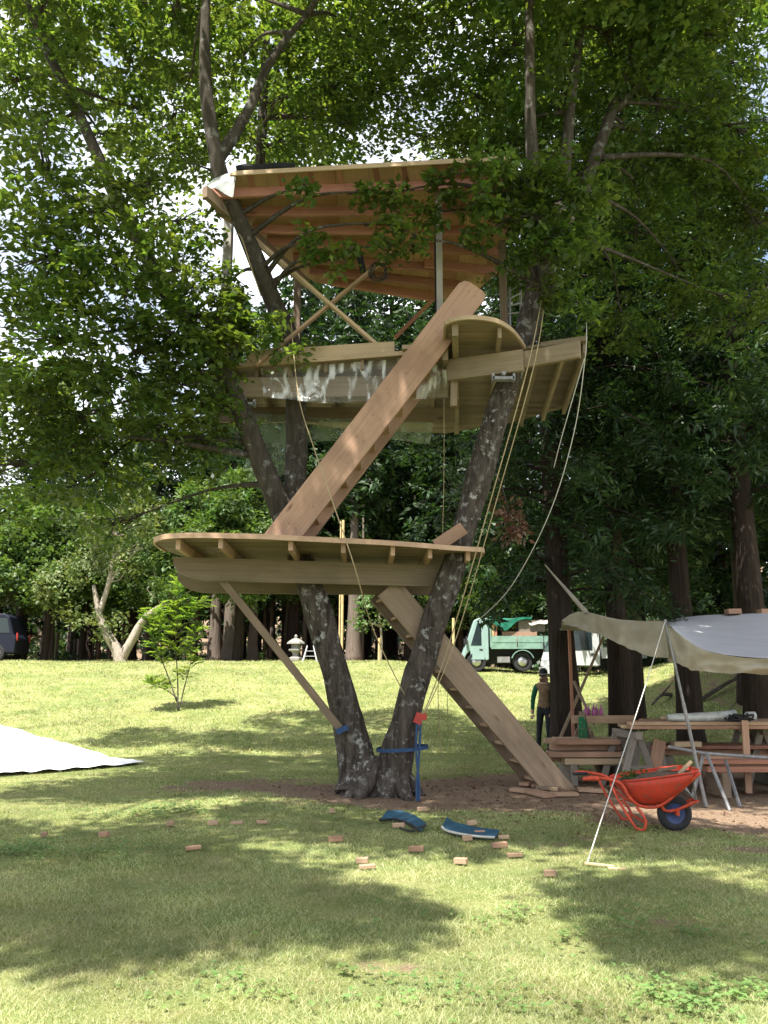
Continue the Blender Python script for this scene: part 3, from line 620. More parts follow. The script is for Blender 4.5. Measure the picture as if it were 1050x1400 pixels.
def place(root, loc, rz=0.0, sc=1.0, label=None, cat=None, group=None):
    root.matrix_basis = Matrix.Translation(Vector(loc)) @ Matrix.Rotation(rz, 4, 'Z') @ Matrix.Diagonal((sc, sc, sc, 1))
    return tag(root, label, cat, group)
def kids(o): return [c for c in list(bpy.data.objects) if c.parent == o]
KID = {}
def dup(root):
    r_ = root.copy(); COL.objects.link(r_)
    if root.name not in KID: KID[root.name] = kids(root)
    for c in KID[root.name]:
        d = c.copy(); COL.objects.link(d); d.parent = r_
    for k in ('label', 'category', 'group'):
        if k in r_: del r_[k]
    return r_
class Stock:
    def __init__(s, protos): s.p = protos; s.used = [False]*len(protos); s.i = 0
    def take(s, k=None):
        k = s.i % len(s.p) if k is None else k; s.i += 1
        if not s.used[k]: s.used[k] = True; return s.p[k]
        return dup(s.p[k])
NEAR = Stock([conifer('cedar_tree', 21, 2.9, 3.0, .27, 'cedar_bark', 3, nb=135, lean=(-.012, 0)), conifer('cedar_tree', 22, 4.5, 2.6, .25, 'cedar_bark', 5, nb=125, lean=(-.02, .005))])
g_ = 'cedars around the lumber shelter'
for i, (px, Y, rz, sc, lab, k) in enumerate([
 (776, 17.0, .3, 1.05, 'dark cedar at the end of the lumber stack, beside the man in the cap', 0), (850, 17.4, 2.1, .92, 'dark cedar behind the green rope bundle and pink bottles', 1),
 (872, 20.5, 4, .7, 'slender dark cedar in the gap behind the shelter pole', 1), (945, 18.2, 1.2, 1.0, 'dark cedar rising through the shelter behind the white rolled sheet', 1),
 (1040, 17.0, 5.2, 1.1, 'thick dark cedar at the far end of the shelter lumber', 1)]):
    x = P(px, 990, Y).x; place(NEAR.take(k), gz((x, Y, 0)), rz, sc, lab, 'tree', g_)
MID = Stock([conifer('cedar_tree', 19, 2.0, 2.6, .24, 'cedar_bark', 8, nb=90, nl=26, L=.36, W=.14, sr=.50, fill=3.2), conifer('cedar_tree', 18, 3.6, 2.4, .25, 'cedar_bark', 9, nb=80, nl=26, L=.36, W=.14, sr=.50, fill=3.2),
             conifer('cedar_tree', 17, 6.5, 2.2, .30, 'grey_cedar_bark', 12, nb=70, nl=26, L=.36, W=.14, sr=.50, fill=3.2)])
for i, (x, Y, k, sc) in enumerate([(9.4, 22.5, 1, 1.1), (12, 20, 0, 1.0), (8.4, 29.5, 0, 1.1), (11.5, 27, 1, 1.1), (14.5, 24, 0, 1.1), (13, 33, 0, 1.15), (17, 30, 1, 1.2), (5.5, 36.5, 0, 1.05), (9, 38, 1, 1.1), (2.6, 39, 0, 1.0), (16, 38, 0, 1.2), (12.5, 42, 1, 1.2)]):
    place(MID.take(k), gz((x, Y, 0)), i*1.7, sc, 'dark cedar in the wood behind the shelter and trucks', 'tree', 'cedars behind the shelter')
g_ = 'cedars behind the lawn'
for i, (px, Y, k, sc) in enumerate([(66, 40, 2, .72), (203, 39, 2, .85), (292, 39, 2, .95), (313, 38, 2, 1.0), (345, 42, 2, .8), (483, 38.5, 2, 1.05), (30, 44, 0, .85), (120, 46, 0, .8), (180, 44, 1, .85), (240, 47, 0, .8), (370, 46, 1, .95), (420, 47, 1, 1.0), (455, 44, 1, .95), (520, 45, 1, 1.05), (560, 41, 1, 1.0), (600, 47, 0, 1.1), (640, 44, 1, 1.05), (690, 46, 0, 1.1),
   (-40, 41, 1, .8), (-110, 44, 0, .9), (-180, 42, 1, .9), (330, 50, 0, .95), (95, 52, 1, .8), (265, 53, 1, .8), (500, 52, 0, 1.35), (400, 43, 1, 1.35), (460, 50, 0, 1.4), (535, 48, 1, 1.4), (580, 53, 0, 1.45), (350, 55, 1, 1.35), (620, 52, 1, 1.4), (660, 50, 0, 1.45), (300, 47, 0, 1.15), (720, 52, 0, 1.45), (425, 56, 0, 1.5), (60, 48, 1, 1.0), (160, 54, 0, 1.0)]):
    x = P(px, 905, Y).x; place(MID.take(k), gz((x, Y, 0)), i*2.3, sc, 'straight grey-trunked cedar at the edge of the back lawn' if Y < 40.5 else 'tall cedar in the dark stand behind the back lawn', 'tree', 'cedars at the lawn edge' if Y < 40.5 else g_)
# thin pole-like trunks in the dark wood
pole_me = MB().tube([(0, 0, -.2), (.03, 0, 2), (-.02, .02, 5), (0, 0, 9)], [.10, .085, .07, .05], 7, wob=.1)
pole0 = None
for i in range(44):
    px = [60+random.random()*130, 325+random.random()*320, 100+random.random()*80, 360+random.random()*110][i % 4]; Y = random.uniform(42, 56); q = gz((P(px, 905, Y).x, Y, 0))
    if pole0 is None: o = pole0 = pole_me.build('young_trunk', 'grey_cedar_bark', smooth=True)
    else: o = pole0.copy(); COL.objects.link(o)
    s_ = random.uniform(.7, 1.5); o.matrix_basis = Matrix.Translation(q) @ Matrix.Rotation(random.random()*6, 4, 'Z') @ Matrix.Diagonal((s_, s_, 1, 1))
    tag(o, 'thin bare young trunk in the dark wood behind the lawn', 'trunk', 'young trunks in the wood')
# lit sugi puffs and shrubs
PUF = Stock([puffy('conifer_bush', 7, [(0, 0, 6.3, .7), (.7, .1, 5.5, .8), (-.8, 0, 5.2, .85), (.2, -.5, 4.6, .9), (-.3, .3, 4.0, 1.0), (1.1, 0, 4.0, .9), (-1.2, -.2, 3.7, .9), (.5, -.6, 3.2, .9), (-.6, -.6, 2.7, .9)], .16, 'cedar_bark', 'far_leaf', .20, .085, 75, 34, .28),
             puffy('leafy_tree', 7, [(0, 0, 6.0, 1.0), (1.1, 0, 5.0, 1.0), (-1.2, 0, 5.2, 1.1), (.3, -.7, 4.2, 1.0), (-1.5, -.3, 3.6, .9), (1.5, -.2, 3.5, .9), (-.3, -.7, 3.0, .8)], .14, 'cedar_bark', 'far_leaf', .22, .13, 48, 34, .42)])
for i, (px, Y, k, sc, lab) in enumerate([(262, 34.8, 0, 1.1, 'round-tufted light green conifer above the back of the lower platform'), (325, 35.5, 0, 1.2, 'round-tufted light green conifer beside the left trunk fork'), (205, 38, 0, 1.0, 'round-tufted conifer behind the pale forked tree'),
   (22, 36, 1, .9, 'leafy tree at the wood edge right beside the dark van'), (112, 38.5, 1, .9, 'leafy tree in the wood edge left of the pale forked trunk'), (172, 37.5, 1, .85, 'leafy tree directly behind the pale forked trunk'), (60, 36, 1, 1.0, 'broad light green leafy tree above the dark van'), (-10, 38, 1, 1.15, 'broad leafy tree at the parking edge over the van'), (120, 41, 1, 1.1, 'leafy tree filling the wood edge behind the pale tree'), (430, 43, 0, 1.2, 'tufted conifer in the wood between the two trunks'), (560, 42, 1, 1.1, 'leafy tree in the wood behind the truck cab'),
   (630, 38, 1, .75, 'leafy bush overhanging the green truck cab'), (690, 37, 1, .8, 'leafy bush standing behind the load of the green truck'), (880, 35, 1, 1.1, 'sunlit leafy tree in the gap behind the shelter'), (800, 41, 1, 1.4, 'sunlit leafy tree seen between cedar trunks'), (960, 38, 1, 1.5, 'tall sunlit leafy tree behind the right cedars')]):
    place(PUF.take(k), gz((P(px, 905, Y).x, Y, 0), -.1), i*1.1, sc, lab, 'tree')
# low bright tree between trunks
sb = puffy('small_maple', 3.0, [(0, 0, 2.5, .5), (.5, 0, 2.1, .5), (-.6, 0, 2.2, .5), (0, -.3, 1.7, .5), (.8, .1, 1.6, .4), (-.8, .1, 1.5, .4)], .05, 'pale_bark', 'far_leaf', .15, .10, 40, 22, .25)
place(sb, gz((P(520, 908, 35.5).x, 35.5, 0)), 0, 1.0, 'small leafy maple seen between the two trunks', 'tree')
# pale forked tree
pt = thing('forked_tree', gz((P(168, 906, 34).x, 34, 0)), 'pale-barked forked tree with sparse grey-green leaves on the lawn edge', 'tree')
def pl(px, py, Y=34): return P(px, py, Y)
for pts, rad in [([pl(166, 912), pl(160, 890), pl(143, 862), pl(135, 835), pl(128, 800)], [.28, .22, .17, .13, .07]), ([pl(164, 905), pl(180, 875), pl(198, 845), pl(222, 828), pl(232, 815)], [.22, .17, .14, .12, .05]), ([pl(136, 838), pl(148, 800), pl(155, 760), pl(160, 720)], [.12, .10, .08, .04])]:
    sp = spline(pts, 4); MB().tube(sp, lerps(rad, len(sp)), 9, wob=.15).build('trunk', 'pale_bark', pt, smooth=True)
tb = MB()
for i in range(46):
    s = random.choice([pl(230, 818), pl(150, 795), pl(160, 735), pl(222, 828), pl(155, 765)]); e = s+Vector((random.gauss(.3, .7), random.gauss(0, .4), random.uniform(.2, 1.3)))
    tb.tube(spline([s, s.lerp(e, .5)+Vector((random.gauss(0, .15), 0, random.gauss(0, .15))), e], 3), lerps([.03, .02, .008], 7), 4)
tb.build('twigs', 'pale_bark', pt, fix=False)['kind'] = 'stuff'
pp = [sprays(in_lobe(pl(px, py), (r, r, r*.8), int(26*r*r)+3, .2), 24, .38, .17, .10, .7, .5, .25) for px, py, r in [(150, 745, 1.1), (195, 725, 1.0), (120, 770, .8), (175, 770, .7), (150, 855, .8), (85, 790, .9), (65, 815, .7), (190, 690, .8), (140, 700, .9), (100, 840, .6)]]
v_, q_ = merge(pp); np_mesh('crown', v_, q_, 'grey_leaf', pt)
# sapling on the lawn: pinnate fronds
sg = G(243, 972); SY = sg.y
sap = thing('sapling', sg, 'young bright green sapling with feathery leaves standing alone on the lawn', 'tree')
def sp_(px, py, dy=0): return P(px, py, SY+dy)
stems = [[sp_(243, 974), sp_(243, 930), sp_(240, 880), sp_(242, 840), sp_(245, 800)], [sp_(244, 972), sp_(252, 940), sp_(262, 900), sp_(268, 860)], [sp_(242, 960), sp_(228, 920), sp_(212, 880), sp_(205, 850)], [sp_(241, 890), sp_(222, 860), sp_(212, 835)], [sp_(241, 870), sp_(262, 845), sp_(270, 825)], [sp_(243, 955), sp_(225, 942), sp_(205, 935)]]
for s in stems:
    c_ = spline(s, 4); MB().tube(c_, lerps([.022, .012, .005], len(c_)), 6).build('stem', 'upper_bark', sap, smooth=True)
fr = []
for s in stems:
    c_ = spline(s, 8)
    for p in c_[int(len(c_)*.42):]:
        for k in range(3):
            a = random.uniform(0, 6.28); Lf = random.uniform(.25, .55); d = Vector((math.cos(a), math.sin(a)*.8, random.uniform(.1, 1.6))).normalized()
            n = 9; t = np.linspace(.15, 1, n); base = np.array(p)+np.array(d)*(t*Lf)[:, None]; base[:, 2] -= (t**2)*Lf*.35
            side = np.array(d.cross(Vector((0, 0, 1))).normalized())
            for sg_ in (-1, 1):
                dd = np.tile(side*sg_+np.array(d)*.5, (n, 1))+rng.normal(0, .12, (n, 3)); nn = np.tile([0, 0, 1.0], (n, 1))+rng.normal(0, .3, (n, 3))
                fr.append(leaf_geo(base, dd, nn, np.full(n, .13), np.full(n, .04), .1))
v_, q_ = merge(fr); np_mesh('crown', v_, q_, 'young_leaf', sap)
# undergrowth mass behind everything
und = []
for i in range(420):
    x = random.uniform(-42, 42); Y = random.uniform(58, 80); r = random.uniform(1.0, 2.4)
    und.append(sprays(in_lobe((x, Y, Hf(x, Y)+random.uniform(.5, 5.5)), (r, r, r), 7, .4), 16, .8, .55, .3, .7))
for i in range(150):
    x = random.uniform(4, 24); Y = random.uniform(30, 46); r = random.uniform(.4, 1.0)
    und.append(sprays(in_lobe((x+2, Y, Hf(x, Y)+random.uniform(.2, 1.0)), (r, r, r*.7), 6, .4), 14, .5, .25, .13, .7))
for i in range(110):
    x = random.uniform(-24, 3); Y = random.uniform(44, 56); r = random.uniform(.4, .8)
    und.append(sprays(in_lobe((x, Y, Hf(x, Y)+random.uniform(.1, .5)), (r, r, r*.7), 5, .4), 14, .5, .25, .13, .7))
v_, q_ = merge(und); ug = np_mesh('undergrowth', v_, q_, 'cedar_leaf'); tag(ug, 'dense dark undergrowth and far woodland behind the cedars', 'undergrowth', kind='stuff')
# fallen branches on the mossy bank
for i, (a, c, lab) in enumerate([((955, 930, 23), (1045, 915, 25), 'dead fallen branch across the mossy bank, the upper one'), ((915, 915, 24), (890, 935, 23), 'short forked dead branch at the foot of the mossy bank'), ((960, 958, 21), (1020, 975, 20.5), 'dead fallen branch low on the mossy bank')]):
    p0 = gz(P(*a), .06); p1 = gz(P(*c), .06); sp = spline([p0, p0.lerp(p1, .5)+Vector((0, 0, .12)), p1], 4)
    mbx = MB().tube(sp, lerps([.06, .045, .02], len(sp)), 7, wob=.2); mbx.tube([sp[4], sp[4]+Vector((.4, .2, .35))], [.03, .01], 5)
    tag(mbx.build('fallen_branch', 'upper_bark', smooth=True), lab, 'branch')

# ------------------------------------------------------------------ lower platform
ZL = 3.15
low = thing('lower_platform', PZ(440, 740, ZL-.45), 'rounded lower wooden platform around both trunks, joist ends showing under its rim', 'platform')
fr_px = [(214, 740), (217, 735), (230, 731.5), (260, 730), (300, 730.5), (360, 732), (400, 734), (460, 737), (520, 740), (570, 743.5), (610, 747), (640, 749), (659, 750.5)]
front = [(PZ(px, py, ZL).x, PZ(px, py, ZL).y) for px, py in fr_px]
xl = front[0][0]; xr = front[-1][0]
outline = front+[(xr+.02, front[-1][1]+.5), (xr-.2, 12.7), (xr-.7, 12.95), (-1.2, 12.95), (xl+.5, 12.5), (xl+.12, 11.8), (xl-.02, 11.1)]
for q in strips(outline, 1, .125, .006):
    c = (sum(p[0] for p in q)/len(q), sum(p[1] for p in q)/len(q)); M = Matrix.Translation((c[0], c[1], ZL))
    MB().prism(q, ZL-.036, ZL).build('deck_board', 'treated_board', low, M)
def curved_rim(name, pts, z0, z1, th, mat, parent):
    mb = MB(); n = len(pts); P2 = [Vector((*p, 0)) for p in pts]; v = []
    for i, p in enumerate(P2):
        t = (P2[min(i+1, n-1)]-P2[max(i-1, 0)]).normalized(); o_ = Vector((t.y, -t.x, 0))*th
        v += [Vector((p.x, p.y, z0)), Vector((p.x, p.y, z1)), Vector((p.x+o_.x, p.y+o_.y, z1)), Vector((p.x+o_.x, p.y+o_.y, z0))]
    f = [(0, 1, 2, 3), (4*n-4, 4*n-1, 4*n-2, 4*n-3)]
    for i in range(n-1):
        for k in range(4): a = i*4+k; c = i*4+(k+1) % 4; f.append((a, a+4, c+4, c))
    mb.add(v, f); c = P2[n//2]; return mb.build(name, mat, parent, Matrix.Translation((c.x, c.y, z0)))
rim_pts = [tuple(p)[:2] for p in spline([Vector((x, y, 0)) for x, y in [(xl-.02, 11.1)]+front+[(xr+.02, front[-1][1]+.5)]], 4)]
curved_rim('rim_board', rim_pts, ZL-.05, ZL+.012, .03, 'cedar_board', low)
for px, yy in [(243, 752), (301, 752), (397, 752), (469, 756), (537, 758), (588, 762), (640, 764)]:
    pz = PZ(px, yy, ZL-.10); fy = np.interp(pz.x, [p[0] for p in front], [p[1] for p in front])+.07
    x0 = (px-525)/FPX*fy/math.cos(PITCH)*1.0
    x0 = P(px, yy, fy).x
    timber('joist', (x0, fy, ZL-.036-.062), (x0-.05, 12.6, ZL-.036-.062), .055, .122, 'cedar_board', low)
zb = ZL-.036-.124
for (pa, Ya, pb_, Yb, hh, r_) in [(236, 10.75, 612, 11.62, .29, .20), (243, 11.85, 612, 12.25, .29, .20)]:
    a = P(pa, 780, Ya); c_ = P(pb_, 780, Yb); a.z = c_.z = zb-(.055 if pa == 243 else 0); M = frame(a, c_); L = (c_-a).length
    poly = [(L, -hh), (L, 0), (0, 0)]+[(r_*2.2*(1-math.cos(t)), -.05-(hh-.05)*math.sin(t)) for t in np.linspace(0.0, math.pi/2, 8)]
    MB().prism(poly, -.035, .035, 'y', M).build('beam', 'treated_board', low, M)
# knee brace and its strap
kb = timber('knee_brace', P(300, 788, 11.0), P(468, 1000, 11.5), .095, .105, 'weathered_board', up=(0, -1, 0))
tag(kb, 'slanted square timber brace from the lower platform to the left trunk', 'brace')
st = MB()
def hoop(c, r1, tilt, w, mat, name, lab, cat, seg=22):
    v = []; f = []
    for k in range(seg):
        a = 2*math.pi*k/seg; q = c+Vector((math.cos(a)*r1, math.sin(a)*r1, math.sin(a)*0+math.cos(a)*tilt)); o_ = Vector((math.cos(a), math.sin(a), 0))*.006
        v += [q-Vector((0, 0, w/2)), q+Vector((0, 0, w/2)), q+Vector((0, 0, w/2))+o_, q-Vector((0, 0, w/2))+o_]
    for k in range(seg):
        for j in range(4): a = k*4+j; c_ = k*4+(j+1) % 4; b_ = ((k+1) % seg)*4+(j+1) % 4; d_ = ((k+1) % seg)*4+j; f.append((a, c_, b_, d_))
    return tag(MB().add(v, f).build(name, mat), lab, cat)
hoop(Vector(RT[1])*.5+Vector(RT[2])*.5+Vector((.02, 0, -.05)), .335, .02, .045, 'strap_blue', 'strap', 'blue webbing strap wrapped level around the right trunk', 'strap')
cs = P(469, 997, 11.42); kk = MB().box(-.09, .07, -.03, .03, -.035, .035, Matrix.Translation(cs) @ Matrix.Rotation(R(-25), 4, 'Y')); tag(kk.build('clamp', 'strap_blue'), 'small blue clamp pinning the slanted brace to the left trunk', 'clamp')
rs_ = thing('ratchet_strap', gz((P(570, 1100, 11.0).x, 11.0, 0)), 'blue ratchet strap hanging down the right trunk from its red ratchet', 'strap')
MB().tube(spline([P(575, 985, 11.2), P(573, 1030, 11.18), P(570, 1070, 11.15), gz(P(570, 1102, 11.1), .01)], 4), .016, 6).build('webbing', 'strap_blue', rs_)
MB().tube(spline([P(570, 988, 11.2), P(569, 1030, 11.18), P(573, 1070, 11.15), gz(P(573, 1100, 11.1), .01)], 4), .014, 6).build('webbing', 'strap_blue', rs_)
c = P(573, 982, 11.22); rt = MB().box(-.055, .045, -.05, .05, -.07, .065, Matrix.Translation(c) @ Matrix.Rotation(.4, 4, 'Y')); rt.lathe([(0, -.04), (.035, -.04), (.035, .04), (0, .04)], 10, Matrix.Translation(c+Vector((.06, -.02, .02)))); rt.build('ratchet', 'red_plastic', rs_)

# ------------------------------------------------------------------ stairs
def staircase(name, A, B, w, width, th, label, round_end, mat, far_trim=0.0, ntread=11, t_off=0.0):
    root = thing(name, A, label, 'stairs'); d = (B-A); L = d.length; hd = Vector((d.x, d.y, 0)).normalized(); ang = math.asin(d.normalized().z)
    perp = Vector((-hd.y, hd.x, 0)); perp = perp if perp.y > 0 else -perp
    for k, off in enumerate((0, width)):
        Ak = A+perp*off; Bk = B+perp*off-d.normalized()*(far_trim if k else 0)
        M = frame(Ak, Bk); ll = (Bk-Ak).length; h = w/2; t = w/math.tan(ang)/2
        if round_end and k == 0: pts = [(t, -h), (ll-.07, -h), (ll-.02, -h+.03), (ll, -h+.09), (ll, h-.10), (ll-.03, h-.03), (ll-.10, h), (-t, h)]
        else: pts = [(t, -h), (ll, -h), (ll, h), (-t, h)]
        o = MB().prism(pts, -th/2, th/2, 'y', M).build('stringer', mat, root, M)
        bv = o.modifiers.new('bevel', 'BEVEL'); bv.width = .008; bv.segments = 2
    scr = MB(); UPV = frame(A, B)
    for i in range(ntread):
        t = (i+.75)/(ntread+.1)*L
        for zz_ in (-.05, .06):
            q = UPV @ Vector((t, 0, zz_-.03)); q -= perp*(th/2); scr.lathe([(0, -.0022), (.010, -.0022), (.010, .004)], 8, Matrix.Translation(q) @ Matrix.Rotation(math.atan2(perp.x, -perp.y)*0, 4, 'Z') @ Matrix.Rotation(-math.pi/2, 4, 'X') @ Matrix.Scale(-1, 4, (0, 0, 1)))
    sk = scr.build('screws', 'dull_metal', root); sk['kind'] = 'stuff'
    for i in range(ntread):
        t = (i+.75)/(ntread+.1); c = A+d*t*(1-far_trim/L if far_trim else 1)+Vector((0, 0, t_off))
        timber('tread', c+perp*(th/2+.001), c+perp*(width-th/2-.001), .25, .04, 'cedar_board', root)
    return root
Yu = 10.55
A = P(381, 735, Yu); B = P(650, 392, Yu)
staircase('upper_staircase', Vector((A.x, Yu, ZL+.002)), B, .40, .78, .06, 'wide plank staircase climbing from the lower platform to the upper landing', True, 'stair_board', .45, 12, t_off=-.07)
A = G(765, 1080); B = P(530, 803, A.y-.45)
staircase('lower_staircase', A-Vector((0, 0, .01)), B, .36, .62, .065, 'weathered plank staircase from the bare ground up behind the right trunk', False, 'weathered_board', 0, 11, t_off=-.06)
ob = timber('timber_offcut', P(596, 747, 10.95), P(634, 722, 10.95), .05, .17, 'stair_board', up=(0, 0, 1)); tag(ob, 'short slanted board end standing on the lower platform by the right trunk', 'timber')

# ------------------------------------------------------------------ upper platform
ZU = 5.85
up = thing('upper_platform', PZ(500, 500, ZU-.5), 'upper wooden platform with curved stair landing and wide right wing', 'platform')
opx = [(307, 500), (360, 496), (455, 489), (560, 481), (608, 477), (610, 444), (614, 439), (624, 435), (645, 433), (675, 437), (694, 447), (706, 459), (716, 474), (740, 470), (803, 461), (800, 480), (790, 510), (768, 556), (700, 575), (610, 590), (480, 585), (345, 566)]
oup = [(PZ(a, c, ZU).x, PZ(a, c, ZU).y) for a, c in opx]
pieces = [clip(oup, 0, oup[4][0], True), clip(clip(oup, 0, oup[4][0]+.003, False), 0, oup[12][0], True), clip(oup, 0, oup[12][0]+.003, False)]
for q in [w for pc in pieces for w in strips(pc, 1, .14, .006)]:
    c = (sum(p[0] for p in q)/len(q), sum(p[1] for p in q)/len(q)); MB().prism(q, ZU-.036, ZU).build('deck_board', 'treated_board', up, Matrix.Translation((c[0], c[1], ZU)))
arc = [tuple(p)[:2] for p in spline([Vector((*p, 0)) for p in oup[4:13]], 4)]
curved_rim('rim_board', arc, ZU-.045, ZU+.012, .03, 'pine_board', up)
curved_rim('rim_board', [oup[0], oup[1], oup[2], oup[3], (oup[4][0]-.02, oup[4][1])], ZU-.05, ZU+.012, .03, 'pine_board', up)
curved_rim('rim_board', [oup[13], oup[14]], ZU-.05, ZU+.012, .03, 'treated_board', up)
zj = ZU-.036-.07
def jst(px0, py0, px1, py1, w=.05, h=.14, mat='treated_board', zz=None, nm='joist', inset=.06):
    z = zz or zj; a = PZ(px0, py0, ZU); c_ = PZ(px1, py1, ZU); d_ = (c_-a).normalized(); a += d_*inset; return timber(nm, (a.x, a.y, z), (c_.x, c_.y, z), w, h, mat, up)
jst(622, 437, 624, 580, .08, .16); jst(683, 441, 668, 575, .05, .14)
for px0, py0, px1 in [(318, 499, 352), (350, 497, 378), (395, 494, 418), (445, 490, 462), (495, 486, 505), (545, 482, 550), (590, 479, 592)]: jst(px0, py0, px1, 568)
for px0, py0, px1, py1 in [(735, 471, 712, 570), (772, 466, 742, 562)]: jst(px0, py0, px1, py1)
jst(800, 463, 770, 552, .05, .15)
zbm = ZU-.036-.14
def bm_(px0, Y0, px1, Y1, hh, w, mat, py=520, nm='beam'):
    a = P(px0, py, Y0); c_ = P(px1, py, Y1); return timber(nm, (a.x, a.y, zbm-hh/2), (c_.x, c_.y, zbm-hh/2), w, hh, mat, up)
bm_(306, 11.62, 612, 11.55, .29, .075, 'treated_board'); bm_(300, 12.98, 622, 13.0, .24, .07, 'weathered_board', 560)
bm_(612, 10.92, 716, 10.55, .29, .075, 'treated_board', 505); bm_(716, 10.62, 794, 10.25, .22, .07, 'treated_board', 500)
timber('beam', P(608, 455, 10.6)+Vector((0, 0, -.25)), P(612, 540, 12.9)+Vector((0, 0, .1)), .08, .24, 'treated_board', up)
timber('post', P(621, 470, 11.0)+Vector((0, 0, 0)), P(620, 556, 11.0), .09, .09, 'treated_board', up)
# sill plates standing on the deck
timber('sill_plate', PZ(338, 489, ZU+.10), PZ(540, 476, ZU+.10), .09, .17, 'pine_board', up)
timber('sill_plate', PZ(550, 476, ZU+.03), PZ(605, 474, ZU+.03), .09, .06, 'pine_board', up)
for px, py, Y in [(688, 518, 10.62), (335, 553, 11.55)]:
    c = P(px, py, Y); k = MB().box(-.14, .14, -.05, .05, -.02, .02, Matrix.Translation(c)); k.tube([c+Vector((0, -.09, .05)), c+Vector((0, .12, .05))], .028, 10); k.box(-.15, -.12, -.05, .05, -.03, .06, Matrix.Translation(c)); k.box(.12, .15, -.05, .05, -.03, .06, Matrix.Translation(c)); k.build('bracket', 'aluminium', up)

# ------------------------------------------------------------------ roof
roof = thing('shed_roof', P(470, 400, 12), 'unfinished plywood roof on red rafters and posts above the upper platform', 'roof')
Yf = 10.4
f1 = P(325, 236, Yf); f2 = P(697, 218, Yf); f3 = P(590, 412, 13.8)
rn = (f2-f1).cross(f3-f1).normalized();
if rn.z < 0: rn = -rn
def PR(px, py, off=0.0):
    d = ray(px, py); o = Vector((0, 0, CAMZ)); t = (f1+rn*off-o).dot(rn)/d.dot(rn); return o+d*t
rX = (f2-f1).normalized(); rY = rn.cross(rX); RM = Matrix((rX, rY, rn)).transposed().to_4x4(); RM.translation = f1; RI = RM.inverted()
rpx = [(316, 239), (325, 236), (450, 229), (575, 222), (697, 218), (700, 262), (697, 310), (690, 352), (672, 380), (645, 404), (592, 413), (540, 405), (490, 397), (430, 386), (380, 350), (345, 325), (300, 296), (278, 268)]
rpoly = [tuple((RI @ PR(a, c))[:2]) for a, c in rpx]
MB().prism(rpoly, .026, .032, 'z', RM).build('felt_layer', 'black_felt', roof, RM)
for i, q in enumerate(strips(rpoly, 0, .46, .004)):
    cx = sum(p[0] for p in q)/len(q); cy = sum(p[1] for p in q)/len(q); M = RM @ Matrix.Translation((cx, cy, 0)) @ Matrix.Rotation(math.pi/2, 4, 'Z')
    MB().prism(q, 0, .024, 'z', RM).build('sheathing_panel', 'plywood' if i % 4 != 3 else 'plywood_red', roof, M)
cutx = [330, 360, 470, 490, 520, 545, 655]
RAF = [((277, 266), (697, 249)), ((300, 290), (699, 287)), ((345, 313), (697, 316)), ((365, 329), (690, 344)), ((400, 352), (598, 366)), ((580, 360), (688, 372)), ((423, 369), (640, 391)), ((450, 384), (600, 407))]
for (a, c_) in RAF:
    p0 = PR(a[0], a[1], -.075); p1 = PR(c_[0], c_[1], -.075); timber('rafter', p0, p1, .05, .15, 'rafter_board', roof, up=rn)
timber('fascia', PR(318, 238, -.01)+Vector((0, -.012, 0)), PR(697, 217, -.01)+Vector((0, -.012, 0)), .024, .07, 'pine_board', roof, up=rn)
for k in range(9):   # blocking strips between first rafter and eaves
    px = 338+k*43+random.uniform(-8, 8); timber('blocking', PR(px-3, 238-k*2, -.008), PR(px+1, 257-k*1.4, -.008), .07, .012, 'rafter_board', roof, up=rn, bev=0)
timber('beam', PR(280, 262, -.22), PR(420, 388, -.22), .07, .18, 'weathered_board', roof, up=rn)
def post(px, py0, py1, Y, w, mat):
    a = P(px, py0, Y); c_ = P(px, py1, Y); return timber('post', (a.x, Y, ZU), (a.x, Y, c_.z), w, w, mat, roof, up=(0, 1, 0))
post(305, 500, 296, 11.6, .12, 'silver_wood'); timber('post', (P(313, 400, 11.66).x, 11.68, ZU), (P(313, 400, 11.66).x, 11.68, P(313, 300, 11.66).z), .05, .09, 'weathered_board', roof, up=(0, 1, 0))
post(602, 470, 262, 11.0, .085, 'silver_wood'); post(405, 480, 366, 13.2, .11, 'weathered_board'); post(690, 470, 330, 12.0, .10, 'weathered_board')
timber('post', (P(597, 400, 11.05).x, 11.06, ZU), (P(597, 400, 11.05).x, 11.06, P(597, 312, 11.05).z), .05, .06, 'black_felt', roof, up=(0, 1, 0))
timber('cross_brace', P(345, 324, 11.35), P(537, 491, 11.35), .045, .115, 'pine_board', roof, up=(0, -1, 0))
timber('cross_brace', P(536, 346, 11.42), P(350, 500, 11.42), .04, .09, 'cedar_board', roof, up=(0, -1, 0))
timber('cross_brace', P(590, 412, 13.4), P(540, 462, 13.4), .04, .10, 'rafter_board', roof, up=(0, -1, 0))
timber('hanging_strap', P(490, 342, 11.6), P(497, 373, 11.6), .01, .09, 'black_felt', roof, up=(1, 0, 0))
ro = MB()
p0 = PR(324, 236, .075); p1 = PR(404, 232, .075); sp = [p0.lerp(p1, t/6)+Vector((0, -.05, .02+random.uniform(-.01, .01))) for t in range(7)]
ro.tube(sp, [.05, .062, .06, .056, .06, .058, .04], 10); tag(ro.build('felt_roll', 'black_felt'), 'black roll of roofing felt lying on the roof front edge', 'felt roll')
